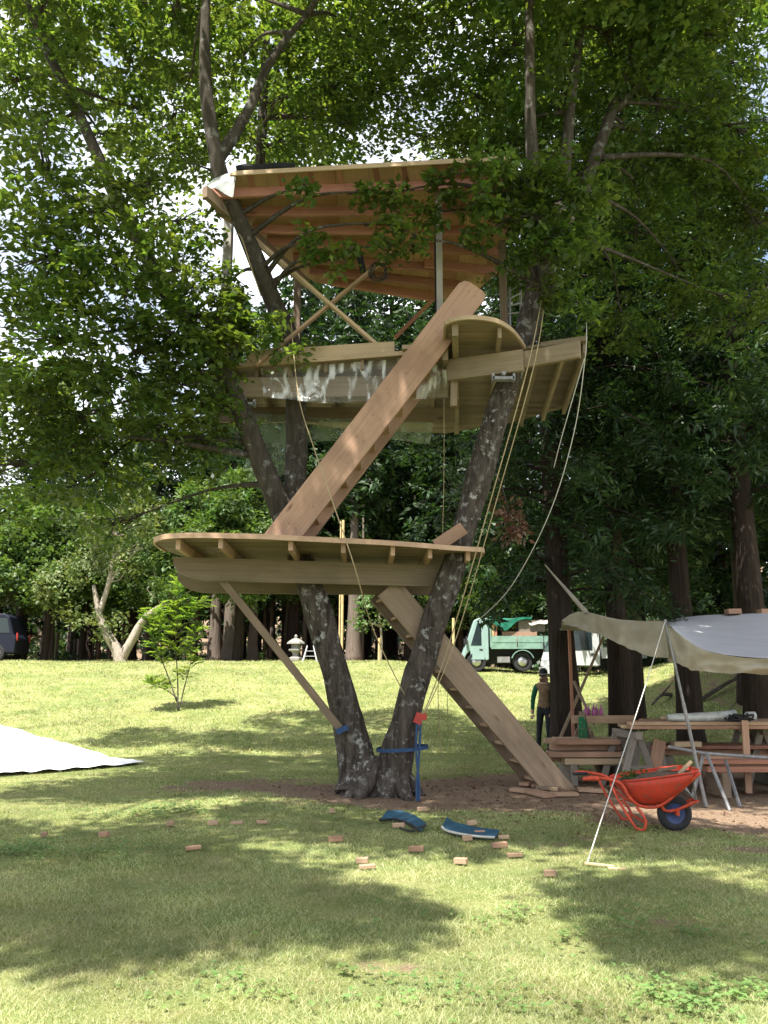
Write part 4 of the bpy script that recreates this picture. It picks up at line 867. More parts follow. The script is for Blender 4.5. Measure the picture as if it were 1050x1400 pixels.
def cloth(name, grid, mat, label, cat, sub=0, smooth=True, thick=0.0, parent=None, M=None):
    n = len(grid); m_ = len(grid[0]); v = [q for row in grid for q in row]
    f = [(i*m_+j, i*m_+j+1, (i+1)*m_+j+1, (i+1)*m_+j) for i in range(n-1) for j in range(m_-1)]
    o = mesh_obj(name, v, f, mat, parent, M, smooth)
    if sub: md_ = o.modifiers.new('subdiv', 'SUBSURF'); md_.levels = sub; md_.render_levels = sub
    if thick: s_ = o.modifiers.new('solid', 'SOLIDIFY'); s_.thickness = thick
    return tag(o, label, cat)
def drape(top, bot, n, m_, depth=.05, seed=0, foldf=9):
    """hanging sheet between two 3D polylines, with folds"""
    T = [Vector(p) for p in top]; Bm = [Vector(p) for p in bot]; g = []
    tl = spline(T, 12); bl = spline(Bm, 12)
    for i in range(n):
        row = []
        for j in range(m_):
            u = j/(m_-1); a = tl[int(u*(len(tl)-1))]; c_ = bl[int(u*(len(bl)-1))]; t = i/(n-1); q = a.lerp(c_, t)
            w = math.sin(u*foldf*2+seed+t*2)*.35+mnoise.noise(Vector((u*foldf*1.3, t*2.2, seed)))*1.2+.6*mnoise.noise(Vector((u*foldf*3.1+t*3, t*2.5-u*6, seed+3)))
            row.append(q+Vector((0, -depth*w*(.25+.75*t), depth*.25*w*t)))
        g.append(row)
    return g
cloth('plastic_flap', drape([PR(292, 245, .06), PR(306, 238, .08), PR(324, 233, .06)], [P(258, 276, 11.0), P(285, 258, 10.6), P(318, 268, 10.4)], 8, 12, .06, 1, 4), 'white_plastic', 'white plastic sheet flapping over the left corner of the roof', 'plastic sheet', 1)
cloth('plastic_sheet', drape([PZ(356, 500, ZU+.02), PZ(420, 496, ZU+.02), PZ(500, 488, ZU+.03), PZ(560, 484, ZU+.03), PZ(609, 480, ZU+.02)], [P(360, 541, 11.35), P(410, 549, 11.3), P(455, 551, 11.3), P(520, 549, 11.3), P(612, 544, 11.3)], 16, 60, .035, 3, 1.8), 'clear_plastic', 'crumpled clear plastic sheet draped over the upper platform front', 'plastic sheet', 1)
cloth('plastic_curtain', drape([P(345, 566, 12.9), P(375, 566, 12.9), P(398, 568, 12.9)], [P(333, 658, 12.9), P(365, 662, 12.9), P(398, 640, 12.9)], 10, 14, .05, 5, 3), 'milky_plastic', 'milky green plastic curtain hanging under the upper platform by the left trunk', 'plastic sheet', 1)
cloth('plastic_curtain', drape([P(419, 570, 12.9), P(500, 574, 12.9), P(592, 578, 12.9)], [P(420, 606, 12.9), P(500, 600, 12.9), P(588, 606, 12.9)], 8, 24, .05, 6, 5), 'milky_plastic', 'low milky plastic strip hanging behind the upper staircase', 'plastic sheet', 1)
# ladder on the upper platform
ld = thing('ladder', (P(700, 440, 12.2).x, 12.2, ZU), 'short aluminium ladder standing on the upper platform behind the landing', 'ladder')
la = [P(695, 435, 12.2), P(697, 392, 12.3), P(712, 435, 12.25), P(711, 380, 12.35)]
for s in (0, 2):
    a = la[s].copy(); a.z = ZU; MB().tube([a, la[s+1]], .018, 6).build('rail', 'aluminium', ld)
for k in range(4):
    t = (k+.6)/4.2; MB().tube([la[0].lerp(la[1], t), la[2].lerp(la[3], t)], .014, 6).build('rung', 'aluminium', ld)

# ------------------------------------------------------------------ ropes
def rope(pts, r_, mat, label, k=6, sag=0.0):
    r_ = r_*.66
    sp = spline(pts, k) if len(pts) > 2 else [Vector(pts[0]).lerp(Vector(pts[1]), i/10)-Vector((0, 0, sag*math.sin(math.pi*i/10))) for i in range(11)]
    return tag(MB().tube(sp, r_, 6).build('rope', mat, smooth=True, fix=False), label, 'rope')
rope([P(398, 440, 11.3), P(408, 540, 10.9), P(430, 615, 10.35), P(480, 760, 9.85), P(510, 860, 10.8), P(553, 950, 11.25)], .011, 'rope_tan', 'long tan rope falling past the platforms from the roof to the right trunk')
rope([P(742, 400, 10.9), P(722, 500, 10.3), P(672, 680, 10.6), P(632, 820, 10.9), P(606, 905, 11.1), P(577, 982, 11.2)], .012, 'rope_tan', 'tan rope running tight along the right trunk down to the red ratchet')
rope([P(746, 402, 10.9), P(730, 500, 10.25), P(680, 680, 10.6), P(640, 820, 10.9), P(612, 905, 11.05), P(580, 978, 11.2)], .010, 'rope_tan', 'second tan rope beside the right trunk, the outer of the pair')
rope([P(802, 440, 10.6), P(800, 488, 10.4), P(785, 590, 10.8), P(752, 700, 11.2), P(700, 800, 11.8), P(652, 850, 12.2)], .009, 'rope_white', 'pale rope hanging slack from the right wing of the upper platform')
rope([P(799, 490, 10.4), P(770, 590, 10.7), P(757, 640, 11.0)], .008, 'rope_white', 'short pale rope tied under the right wing corner')
rope([P(600, 915, 12.2), P(599, 960, 12.2), P(603, 1036, 12.2)], .008, 'rope_tan', 'thin rope hanging free behind the right trunk, the longer one')
rope([P(612, 925, 12.6), P(612, 978, 12.6)], .006, 'wire_black', 'thin dark cord hanging beside the lower staircase')
rope([P(607, 545, 11.0), P(607, 640, 11.0), P(605, 735, 11.0)], .005, 'rope_tan', 'thin cord hanging straight from the upper platform post to the lower platform')
rope([P(322, 320, 11.0), P(330, 325, 10.9), P(345, 370, 11.0), P(357, 405, 11.1)], .012, 'rope_tan', 'tan rope tied around the left limb under the roof corner')
cl = MB()
for k in range(7):
    c = P(518, 372, 10.9)+Vector((random.gauss(0, .01), random.gauss(0, .02), random.gauss(0, .01))); cl.tube([c+Vector((math.cos(a)*(.08+.01*k), 0, math.sin(a)*(.10+.008*k))) for a in np.linspace(0, 6.2, 15)], .006, 4)
cl.tube([P(518, 372, 10.9)+Vector((0, 0, .1)), PR(518, 352, -.1)], .005, 4)
tag(cl.build('wire_coil', 'wire_black', fix=False), 'coil of black wire hanging under the roof', 'wire coil')

# ------------------------------------------------------------------ shelter tarp
sh = thing('tarp_shelter', gz((5, 13, 0)), 'tent-like tarpaulin shelter in beige and grey cloth over the lumber', 'tarpaulin')
topx = [(768, 848, 13.1), (784, 838, 12.8), (803, 837, 12.4), (840, 846, 11.6), (880, 849, 11.0), (908, 849, 10.6)]
botx = [(770, 852, 13.0), (790, 860, 12.6), (815, 868, 12.2), (850, 882, 11.4), (880, 893, 11.0), (912, 903, 10.7)]
g1 = drape([P(*q) for q in topx], [P(*q) for q in botx], 14, 48, .10, 2, 5)
cloth('front_flap', g1, 'shelter_beige', None, None, 1, parent=sh)
topx = [(908, 849, 10.6), (930, 868, 10.5), (960, 887, 10.4), (1000, 897, 10.3), (1055, 901, 10.2), (1120, 900, 10.1)]
botx = [(912, 903, 10.7), (935, 912, 10.6), (960, 917, 10.5), (1000, 921, 10.4), (1055, 922, 10.3), (1120, 922, 10.2)]
cloth('front_flap', drape([P(*q) for q in topx], [P(*q) for q in botx], 12, 48, .08, 4, 6), 'shelter_beige', None, None, 1, parent=sh)
fe = [(768, 848, 13.1), (784, 838, 12.8), (803, 837, 12.4), (840, 846, 11.6), (880, 849, 11.0), (908, 849, 10.6), (930, 868, 10.5), (960, 887, 10.4), (1000, 897, 10.3), (1055, 901, 10.2), (1120, 900, 10.1)]
be = [(765, 858, 17.0), (800, 862, 16.8), (840, 860, 16.6), (880, 855, 16.4), (908, 851, 16), (925, 846, 15.8), (945, 843, 15.6), (970, 841, 15.4), (1000, 840, 15.2), (1050, 838, 15), (1120, 836, 15)]
fl = spline([P(*q) for q in fe], 4); bl = spline([P(*q) for q in be], 4); g2 = []
for i in range(9):
    t = i/8; g2.append([a.lerp(c_, t)+Vector((0, 0, -.10*math.sin(math.pi*t)+.02*mnoise.noise(a*1.5+Vector((t*4, 0, 0))))) for a, c_ in zip(fl, bl)])
cloth('roof_sheet', g2, 'shelter_grey', None, None, 1, parent=sh)
MB().tube([P(745, 772, 13.3), P(756, 785, 13.2), P(802, 838, 12.4)], [.008, .014, .035], 6).build('gathered_corner', 'shelter_beige', sh)
pb = G(966, 1103); sp0 = thing('tent_pole', pb, 'leaning aluminium pole propping the peak of the shelter', 'pole')
MB().tube([pb-Vector((0, 0, .03)), pb.lerp(P(909, 848, 10.6), .55)], .022, 8).build('tube', 'aluminium', sp0); MB().tube([pb.lerp(P(909, 848, 10.6), .54), P(909, 847, 10.6)], .017, 8).build('tube', 'aluminium', sp0)
pg = G(803, 1186); rope([P(909, 850, 10.6), P(880, 945, 9.8), P(842, 1060, 8.6), pg+Vector((0, 0, .03))], .009, 'rope_white', 'white guy line from the shelter pole top down to the peg in the grass')
pk = timber('tent_peg', pg+Vector((-.02, 0, .03)), pg+Vector((.20, -.08, .02)), .025, .02, 'pine_board'); tag(pk, 'pale wooden peg holding the white guy line in the grass', 'peg')
p2 = G(832, 1190); pk = timber('wood_stick', p2+Vector((0, 0, .012)), p2+Vector((.13, -.03, .012)), .025, .018, 'pine_board'); tag(pk, 'thin wood strip on the grass beside the guy line peg', 'stick')
for (a, c_, lab) in [((762, 1018, 15.0), (826, 868, 15.6), 'slanted bare pole leaning up under the shelter edge'), ((777, 862, 15.5), (779, 925, 15.5), None), ((785, 932, 15.3), (812, 990, 14.6), 'thin slanted stake crossing the leaning pole')]:
    if lab: tag(MB().tube([P(*a), P(*c_)], [.03, .024], 7, wob=.1).build('support_pole', 'weathered_board'), lab, 'pole')
px_ = P(778, 860, 14.4); tag(MB().tube([gz(px_, -.03), px_], .028, 8).build('support_pole', 'rafter_board'), 'upright brown pole holding the left hem of the shelter', 'pole')

for (px, lab) in [(993, 'short reddish board end lying on the back edge of the shelter roof, beside the cedar'), (1038, 'second reddish board end on the back edge of the shelter roof')]:
    a = P(px, 836.5, 15.1); tag(timber('weight_board', a, P(px+18, 836, 15.1), .2, .09, 'lumber_red'), lab, 'board')
# ------------------------------------------------------------------ lumber and sawhorses
def sawhorse_wood(x, y, rz, label, hgt=.78, mat='old_grey_wood'):
    b_ = gz((x, y, 0)); root = thing('sawhorse', b_, label, 'sawhorse', 'sawhorses under the lumber'); M = Matrix.Translation(b_) @ Matrix.Rotation(rz, 4, 'Z')
    timber('top_bar', M @ Vector((0, -.45, hgt)), M @ Vector((0, .45, hgt)), .09, .10, mat, root)
    for sy in (-1, 1):
        for sx in (-1, 1): timber('leg', M @ Vector((sx*.28, sy*.36, -.02)), M @ Vector((sx*.035, sy*.34, hgt-.02)), .09, .05, mat, root, up=(0, 1, 0))
        timber('brace', M @ Vector((-.17, sy*.36, hgt*.42)), M @ Vector((.17, sy*.36, hgt*.42)), .03, .08, mat, root)
def xat(px, Y): return P(px, 1000, Y).x
sawhorse_wood(xat(868, 11.9), 12.3, .1, 'grey wooden sawhorse behind the orange wheelbarrow', .74); sawhorse_wood(xat(803, 13.2), 13.4, -.1, 'brown wooden sawhorse beside the hanging green rope', .74, 'weathered_board'); sawhorse_wood(xat(1035, 12.6), 12.8, .05, 'grey wooden sawhorse under the rolled sheet end', .74)
def lumber(px0, px1, Y, z, w, h, mat, label, ry=0.0, grp='boards in the lumber stacks', dz=0):
    a = Vector((xat(px0, Y), Y, z)); c_ = Vector((xat(px1, Y), Y+ry, z+dz)); o = timber('lumber_board', a, c_, w, h, mat); return tag(o, label, 'board', grp)
LP = ['lumber_red', 'cedar_board', 'pine_board', 'rafter_board', 'weathered_board', 'stair_board']
# upper tier on the horses
zt = .80
lumber(783, 868, 13.1, .885, .10, .115, 'cedar_board', 'pale squared beam with drilled holes beside the pink bottles', .0)
UP = []
for j in range(7):
    Y = 11.95+j*.17
    lumber(852+random.uniform(-6, 10), 1090, Y, zt+.035, .15, .045, LP[(j*2) % 6], 'reddish board in the bottom layer of the raised lumber', random.uniform(-.03, .03))
for j in range(6):
    Y = 12.0+j*.17
    lumber(868+random.uniform(-10, 14), 1090, Y, zt+.083, .15, .045, LP[(j+1) % 6], 'reddish board in the top layer of the raised lumber', random.uniform(-.03, .03))
lumber(906, 1000, 12.5, zt+.135, .12, .045, 'pine_board', 'pale board lying on top of the raised lumber, behind the white roll')
for k, px in enumerate((880, 960, 1040)):
    lumber(px, px+2, 12.0, .62, .9, .05, 'old_grey_wood', 'short bearer under the raised lumber') if False else None
# lower stack
for (px0, px1, Y, z, mat, lab) in [(748, 850, 12.7, .42, 'cedar_board', 'thick board at the front of the low stack'), (762, 856, 13.0, .50, 'lumber_red', 'thin board topping the low stack'), (770, 850, 13.2, .40, 'weathered_board', 'board at the back of the low stack'), (752, 848, 12.75, .515, 'stair_board', 'narrow board on the front of the low stack'), (768, 856, 12.65, .33, 'pine_board', 'pale thick board lowest in the low stack')]:
    lumber(px0, px1, Y, z, .22, .085, mat, lab+' left of the wheelbarrow', .05)
for k, (px0, px1, Y, z, mat) in enumerate([(746, 846, 12.62, .425, 'stair_board'), (750, 852, 12.9, .34, 'cedar_board'), (760, 850, 13.15, .335, 'lumber_red'), (744, 840, 12.95, .59, 'cedar_board'), (760, 846, 12.6, .60, 'lumber_red'), (756, 852, 13.2, .585, 'pine_board')]): lumber(px0, px1, Y, z, .2, .07, mat, 'reddish plank bundled in the low stack left of the wheelbarrow', .03)
for k, (Y, z, mat) in enumerate([(12.3, .55, 'rafter_board'), (12.5, .55, 'lumber_red'), (12.7, .55, 'stair_board'), (11.6, .42, 'rafter_board'), (11.8, .46, 'lumber_red')]): lumber(885+k*6 if Y > 12 else 955, 1090, Y, z, .19, .05, mat, 'reddish plank bundled on the low shelf behind the metal trestle', .03)
for (px, lab) in [(775, 'bearer block under the left end of the low stack'), (838, 'bearer block under the wheelbarrow end of the low stack')]:
    x = xat(px, 12.9); o = timber('bearer', (x, 12.5, .15), (x, 13.4, .15), .10, .29, 'old_grey_wood'); tag(o, lab, 'timber')
for j, (px0, px1, Y, z, mat, lab) in enumerate([(890, 1090, 12.6, .46, 'lumber_red', 'front board on the shelf below the raised lumber'), (880, 1090, 12.85, .46, 'cedar_board', 'middle board on the shelf below the raised lumber'), (900, 1090, 13.1, .46, 'rafter_board', 'rear board on the shelf below the raised lumber'), (960, 1090, 11.6, .33, 'rafter_board', 'dark red board low beside the metal trestle'), (955, 1090, 11.85, .33, 'lumber_red', 'second dark red board low behind the metal trestle'), (970, 1090, 11.7, .375, 'stair_board', 'wide board topping the low pile at the metal trestle'), (918, 955, 12.2, .60, 'pine_board', 'short pale offcut lodged in the lumber below the white roll')]):
    lumber(px0, px1, Y, z, .20, .07, mat, lab)
for (px, Y, z0, lab) in [(900, 12.85, 0, 'shelf bearer near the wheelbarrow wheel'), (1040, 12.85, 0, 'shelf bearer beyond the metal trestle')]:
    x = xat(px, Y); o = timber('bearer', (x, 12.4, .20), (x, 13.3, .20), .12, .42, 'old_grey_wood'); tag(o, lab, 'timber')
for (px, Y, lab) in [(975, 11.75, 'short bearer under the low dark red boards, wheelbarrow end'), (1060, 11.75, 'short bearer under the low dark red boards, far end')]:
    x = xat(px, Y); o = timber('bearer', (x, 11.4, .14), (x, 12.0, .14), .10, .31, 'weathered_board'); tag(o, lab, 'timber')
# boards leaning against the horse
for (a, c_, w, mat, lab) in [((888, 1062, 12.0), (902, 1012, 12.25), .17, 'lumber_red', 'short reddish board leaning on the grey sawhorse'), ((905, 1060, 12.0), (895, 1015, 12.3), .22, 'old_grey_wood', 'grey board leaning behind the wheelbarrow tray'), ((858, 1068, 12.0), (866, 1014, 12.25), .20, 'old_grey_wood', 'wide grey board leaning upright left of the sawhorse'), ((1021, 1050, 11.75), (1018, 985, 11.85), .09, 'stair_board', 'upright reddish post board clamped to the lumber')]:
    p0 = gz(P(*a), .01); o = timber('leaning_board', p0, P(*c_), .035, w, mat, up=(1, 0, 0)); tag(o, lab, 'board')
# metal trestle
mt = thing('metal_trestle', gz((xat(975, 10.9), 10.9, 0)), 'grey metal pipe trestle beside the wheelbarrow wheel', 'trestle')
tp = [P(964, 1030, 10.9), P(1075, 1038, 11.4)]
MB().tube([P(914, 1021, 11.1), tp[0], tp[1]], .022, 8).build('top_bar', 'aluminium', mt)
for a, e in [(P(966, 1030, 10.9), (998, 1108)), (P(962, 1030, 10.95), (944, 1100)), (P(992, 1040, 11.4), (1012, 1103))]:
    MB().tube([a, G(*e)-Vector((0, 0, .01))], .022, 8).build('leg', 'aluminium', mt)
# rolled sheet, bottles, rope bundle
rl = thing('rolled_sheet', P(960, 992, 12.1), 'white rolled-up plastic sheet lying along the lumber', 'sheet roll')
zz = zt+.083+.0225
pr = [Vector((xat(913, 12.1), 12.05, zz+.055)), Vector((xat(960, 12.1), 12.08, zz+.06)), Vector((xat(1008, 12.1), 12.15, zz+.08))]
MB().tube(spline(pr, 5), [.05, .055, .06, .055, .06, .062, .065, .07, .07, .075, .08], 12, wob=.15).build('roll', 'white_plastic', rl, smooth=True); 
MB().tube(spline([pr[0], pr[1], pr[2]], 5), .035, 10).build('core', 'white_sheet', rl, smooth=True)
bb = MB(); c = Vector((xat(1012, 12.0), 11.98, zz+.06))
for k in range(9): bb.tube(spline([c+Vector((random.uniform(-.18, .18), random.uniform(-.08, .08), random.uniform(-.05, .05))) for _ in range(5)], 5), .012, 5)
tag(bb.build('hose', 'wire_black', fix=False), 'tangled black hose beside the white rolled sheet', 'hose')
w2 = MB().tube([Vector((xat(1022, 12.2), 12.2, zz+.06)), Vector((xat(1034, 12.2), 12.2, zz+.065))], .065, 10); tag(w2.build('sheet_bundle', 'white_plastic'), 'small folded white plastic bundle at the far end of the lumber', 'bundle')
for k, (dx, s) in enumerate([(802, 1.0), (807.5, .9), (813, 1.05), (818, .95), (823, 1.0)]):
    x = xat(dx, 13.1); M = Matrix.Translation((x, 13.1+(k % 2)*.06, .943)) @ Matrix.Diagonal((s, s, s, 1))
    rb = thing('spray_bottle', M.translation, 'pink chalk-line bottle standing on the pale beam', 'bottle', 'pink bottles on the beam')
    MB().lathe([(0, 0), (.030, 0), (.032, .01), (.032, .07), (.022, .095), (.012, .105), (.012, .115)], 12, M).build('body', 'pink_bottle', rb, smooth=True)
    MB().lathe([(.013, .112), (.013, .13), (.006, .15), (0, .152)], 8, M).build('cap', 'pink_bottle', rb)
bx = timber('offcut_block', (xat(794, 13.1), 13.12, .965), (xat(801, 13.1), 13.12, .965), .10, .07, 'weathered_board'); tag(bx, 'brown wood block on the pale beam beside the bottles', 'block')
hb = thing('rope_bundle', P(796, 1045, 12.9), 'bundle of green cord hanging off the pale beam', 'rope')
bb = MB()
for k in range(15):
    a = Vector((xat(795+random.gauss(0, 2), 12.95), 12.98, .93)); L = random.uniform(.18, .66); s_ = random.uniform(.0, .045)
    bb.tube(spline([a, a+Vector((-s_, -.03, -L*.5)), a+Vector((random.gauss(0, .03), -.04, -L)), a+Vector((s_+.02, -.03, -L*.5)), a+Vector((.02, 0, 0))], 4), .0045, 5)
bb.build('cord', 'rope_green', hb, fix=False)
MB().tube(spline([Vector((xat(801, 12.9), 12.9, .95)), Vector((xat(805, 12.9), 12.88, .6)), Vector((xat(803, 12.9), 12.86, .35)), Vector((xat(813, 12.9), 12.86, .30))], 5), .007, 5).build('wire', 'wire_black', hb)

# ------------------------------------------------------------------ wheelbarrow
wb0 = G(922, 1136); WY = wb0.y-.28
wb = thing('wheelbarrow', gz((wb0.x, WY, 0)), 'orange wheelbarrow with blue wheel, loaded with soil and offcuts', 'wheelbarrow')
def W(px, py, dy=0.0):
    sh_ = (922-px)/132*.55; q = P(px, py, WY+.28+sh_); k = q-Vector((0, 0, CAMZ)); q.y += dy-.28; return q
def Wg(px, dy): q = W(px, 1127, dy); q.z = Hf(q.x, q.y)+.012; return q
hwf = .30
rows = []
prof = [((838, 1065), (948, 1050), .31), ((843, 1073), (942, 1062), .30), ((853, 1085), (925, 1080), .255), ((863, 1094), (908, 1092), .20), ((872, 1098.5), (893, 1098), .14)]
tray = MB(); rings = []
for (a, c_, hw) in prof:
    pa = W(*a, dy=.28); pc = W(*c_, dy=.28); cen = (pa+pc)/2; hx = (pc-pa)/2; ring = []
    for k in range(28):
        t = 2*math.pi*k/28; cu = math.copysign(abs(math.cos(t))**.55, math.cos(t)); su = math.copysign(abs(math.sin(t))**.55, math.sin(t)); ring.append(cen+hx*cu+Vector((0, su*hw, 0)))
    rings.append(ring)
v = [q for ring in rings for q in ring]; f = [(i*28+k, i*28+(k+1) % 28, (i+1)*28+(k+1) % 28, (i+1)*28+k) for i in range(4) for k in range(28)]; f.append(tuple(range(4*28, 5*28)))
tr = MB().add(v, f).build('tray', 'orange_paint', wb, smooth=True); sd = tr.modifiers.new('solid', 'SOLIDIFY'); sd.thickness = .006
MB().tube(rings[0]+[rings[0][0]], .011, 7, cap=False).build('tray_rim', 'orange_paint', wb, smooth=True)
sv = []; 
cen = sum((q for q in rings[0]), Vector())/28
for j in range(6):
    for k in range(28):
        q = cen.lerp(rings[0][k], .97*(j/5)); q = q+Vector((0, 0, -.035+.05*(1-j/5)+.02*mnoise.noise(q*9))); sv.append(q)
MB().add(sv, [(j*28+k, j*28+(k+1) % 28, (j+1)*28+(k+1) % 28, (j+1)*28+k) for j in range(5) for k in range(28)]).build('soil_load', 'soil', wb, smooth=True)
for s in (0, 1):
    dy = 0.02 if s == 0 else .54
    MB().tube(spline([W(790, 1061, dy-.02*s), W(805, 1059, dy), W(838, 1066, dy), W(850, 1084, dy), W(868, 1098, dy+.06*(1-2*s)), W(895, 1098, dy+.08*(1-2*s)), W(922, 1075, dy+.05*(1-2*s)), W(945, 1053, dy+.02)], 6), .016, 8).build('frame_tube', 'red_tube', wb, smooth=True)
    MB().tube(spline([W(826, 1068, dy), W(838, 1092, dy), Wg(857, dy)+Vector((0, 0, .03)), Wg(862, dy), Wg(870, dy), W(872, 1115, dy), W(860, 1098, dy)], 5), .014, 8).build('leg', 'red_tube', wb, smooth=True)
    MB().tube(spline([W(898, 1099, dy+.1*(1-2*s)), W(905, 1106, dy+.14*(1-2*s)), W(922, 1105, dy+.17*(1-2*s)), W(950, 1094, dy+.2*(1-2*s))], 5), .015, 8).build('fork', 'red_tube', wb, smooth=True)
    MB().tube([W(790, 1061, dy-.02*s), W(812, 1061, dy)], .02, 8).build('grip', 'rubber' if s else 'red_tube', wb)
    MB().tube([W(924, 1072, dy+.06*(1-2*s)), W(949, 1093, dy+.2*(1-2*s))], .009, 6).build('stay', 'dull_metal', wb)
    MB().tube([W(936, 1060, dy+.04*(1-2*s)), W(949, 1092, dy+.2*(1-2*s))], .009, 6).build('stay', 'dull_metal', wb)
MB().tube([W(950, 1094, .2), W(950, 1094, .36)], .014, 8).build('nose_bar', 'red_tube', wb); MB().tube([W(871, 1118, .02), W(871, 1118, .54)], .012, 8).build('cross_bar', 'red_tube', wb)
wc = W(922, 1111.5, .28); wr = wc.z-Hf(wc.x, wc.y)+.006; MW = Matrix.Translation(wc) @ Matrix.Rotation(math.pi/2, 4, 'X')
rr = .046
MB().lathe([(wr-rr+rr*math.cos(a), rr*math.sin(a)) for a in np.linspace(0, 2*math.pi, 15)], 32, MW).build('tyre', 'rubber', wb, smooth=True)
rim = MB().lathe([(0, -.02), (.04, -.028), (wr*.42, -.014), (wr*.56, -.034), (wr*.62, -.03), (wr*.62, .03), (wr*.56, .034), (wr*.42, .014), (.04, .028), (0, .02)], 28, MW).build('rim', 'blue_rim', wb, smooth=True)
MB().tube([wc-Vector((0, .12, 0)), wc+Vector((0, .12, 0))], .014, 8).build('axle', 'red_tube', wb)
for s in (-1, 1): MB().tube([wc+Vector((0, .10*s, 0)), W(921, 1104, .28)+Vector((0, .115*s, 0))], .018, 6).build('axle_bracket', 'red_tube', wb)
for (a, c_, m_, lab) in [((922, 1060, .2), (946, 1041, .3), 'pine_board', 'pale stick poking out of the wheelbarrow nose'), ((900, 1054, .3), (928, 1050, .34), 'weathered_board', 'dark offcut lying on the wheelbarrow soil')]:
    tag(timber('offcut_stick', W(*a), W(*c_), .045, .03, m_), lab, 'stick')
gv_, gq_ = sprays(in_lobe(W(868, 1058, .28), (.15, .15, .03), 8, .1), 14, .08, .05, .025); tag(np_mesh('weeds', gv_, gq_, 'broad_leaf'), 'pulled green weeds heaped on the wheelbarrow soil', 'weeds', kind='stuff')

# ------------------------------------------------------------------ things lying on the lawn
BLK = [(60, 1147, .06, 'r'), (142, 1146, .10, 'c'), (233, 1131, .07, 'p'), (291, 1130, .10, 'p'), (324, 1129, .13, 'p'), (358, 1128, .12, 'p'), (264, 1164, .13, 'c'), (459, 1153, .13, 'c'), (495, 1183, .10, 'p'), (502, 1190, .13, 'p'), (569, 1167, .13, 'c'), (630, 1184, .11, 'p'), (683, 1161, .14, 'c'), (704, 1174, .13, 'p'), (639, 1152, .09, 'p'), (689, 1149, .10, 'p'), (656, 1145, .10, 'c'), (577, 1111, .11, 'p'), (545, 1134, .12, 'p'), (752, 1201, .09, 'p'), (645, 1130, .10, 'p'), (454, 1113, .06, 'p')]
where = ['tiny block far from the others toward the white sheet', 'reddish block alone toward the white sheet', 'small pale block at the clover patch', 'pale block beginning the row of three', 'pale flat block in the middle of the row of three', 'pale flat block ending the row of three', 'reddish flat block in front of the row of three', 'reddish block in front of the left trunk', 'pale block of the close pair, the rear one', 'pale flat stick of the close pair, the front one', 'reddish block between the close pair and the blue pads', 'upright pale block in front of the blue pads', 'thick reddish block in front of the larger blue pad', 'thin pale stick in front of the thick reddish block', 'small pale block near the larger blue pad tip', 'thin pale strip beside the larger blue pad', 'reddish block touching the larger blue pad', 'pale block beside the end of the ratchet strap', 'pale block against the small blue pad', 'pale block out in the sunlit grass', 'pale block behind the larger blue pad', 'tiny pale chip by the tree roots']
for (px, py, L, c_), wh in zip(BLK, where):
    p = G(px, py); a = random.uniform(-.5, .5); d = Vector((math.cos(a), math.sin(a), 0)); h = .03 if 'flat' in wh or 'thin' in wh else .045
    o = timber('wood_block', p-d*L/2+Vector((0, 0, h/2+.012)), p+d*L/2+Vector((0, 0, h/2+.018)), .05, h, {'r': 'stair_board', 'c': 'lumber_red', 'p': 'cedar_board'}[c_]); tag(o, wh, 'block', 'wood blocks on the lawn')
# offcuts at the stair foot
for (px0, py0, px1, py1, w, m_, lab) in [(700, 1083, 728, 1086, .16, 'cedar_board', 'flat offcut at the left end of the stair foot packing'), (716, 1076, 742, 1072, .15, 'lumber_red', 'offcut behind the stair foot packing'), (724, 1085, 752, 1092, .20, 'stair_board', 'wide offcut packed in front of the stair foot'), (756, 1090, 788, 1089, .14, 'cedar_board', 'offcut packed under the right of the stair foot'), (735, 1079, 765, 1082, .18, 'weathered_board', 'offcut wedged below the stringers'), (790, 1083, 830, 1085, .17, 'cedar_board', 'flat pale plank lying right of the stair foot'), (722, 1064, 732, 1078, .10, 'cedar_board', 'small tilted offcut beside the dark stringer')]:
    p = G(px0, py0, .035); q = G(px1, py1, .03); tag(timber('offcut', p, q, w, .045, m_), lab, 'offcut')
# two blue pads
for k, (pts, lab) in enumerate([([(524, 1116), (545, 1114), (566, 1121), (578, 1130)], 'small curled blue pad with dark edge on the grass'), ([(608, 1126), (618, 1131), (650, 1137), (680, 1139)], 'larger curled blue pad with pale rim on the grass')]):
    base = [G(px, py+8) for px, py in pts]; root = thing('blue_pad', base[1], lab, 'pad'); g = []
    for i in range(7):
        t = i/6-.5; row = []
        for j, q in enumerate(spline(base, 4)):
            u = j/12; w = .36*(1-.3*u); cur = (.17*(1-u)**2+.02) if k else (.10*(1-u)+.03); row.append(q+Vector((.08*t, t*w, .035+(t+.5)*.045*(1-.4*u)+cur*.10*(1-u)**2)))
        g.append(row)
    o = cloth('pad_sheet', g, 'sheet_blue', None, None, 1, parent=root, thick=.018)
    MB().tube([r_ for r_ in g[0]], .012, 6).build('edge', 'rope_white' if k else 'rubber', root)
    if not k: MB().tube(spline([base[3]+Vector((-.05, -.02, .04)), base[3]+Vector((.02, .03, .06)), base[3]+Vector((-.12, -.1, .03)), base[2]+Vector((-.2, -.12, .02))], 5), .012, 6).build('strap', 'wire_black', root)
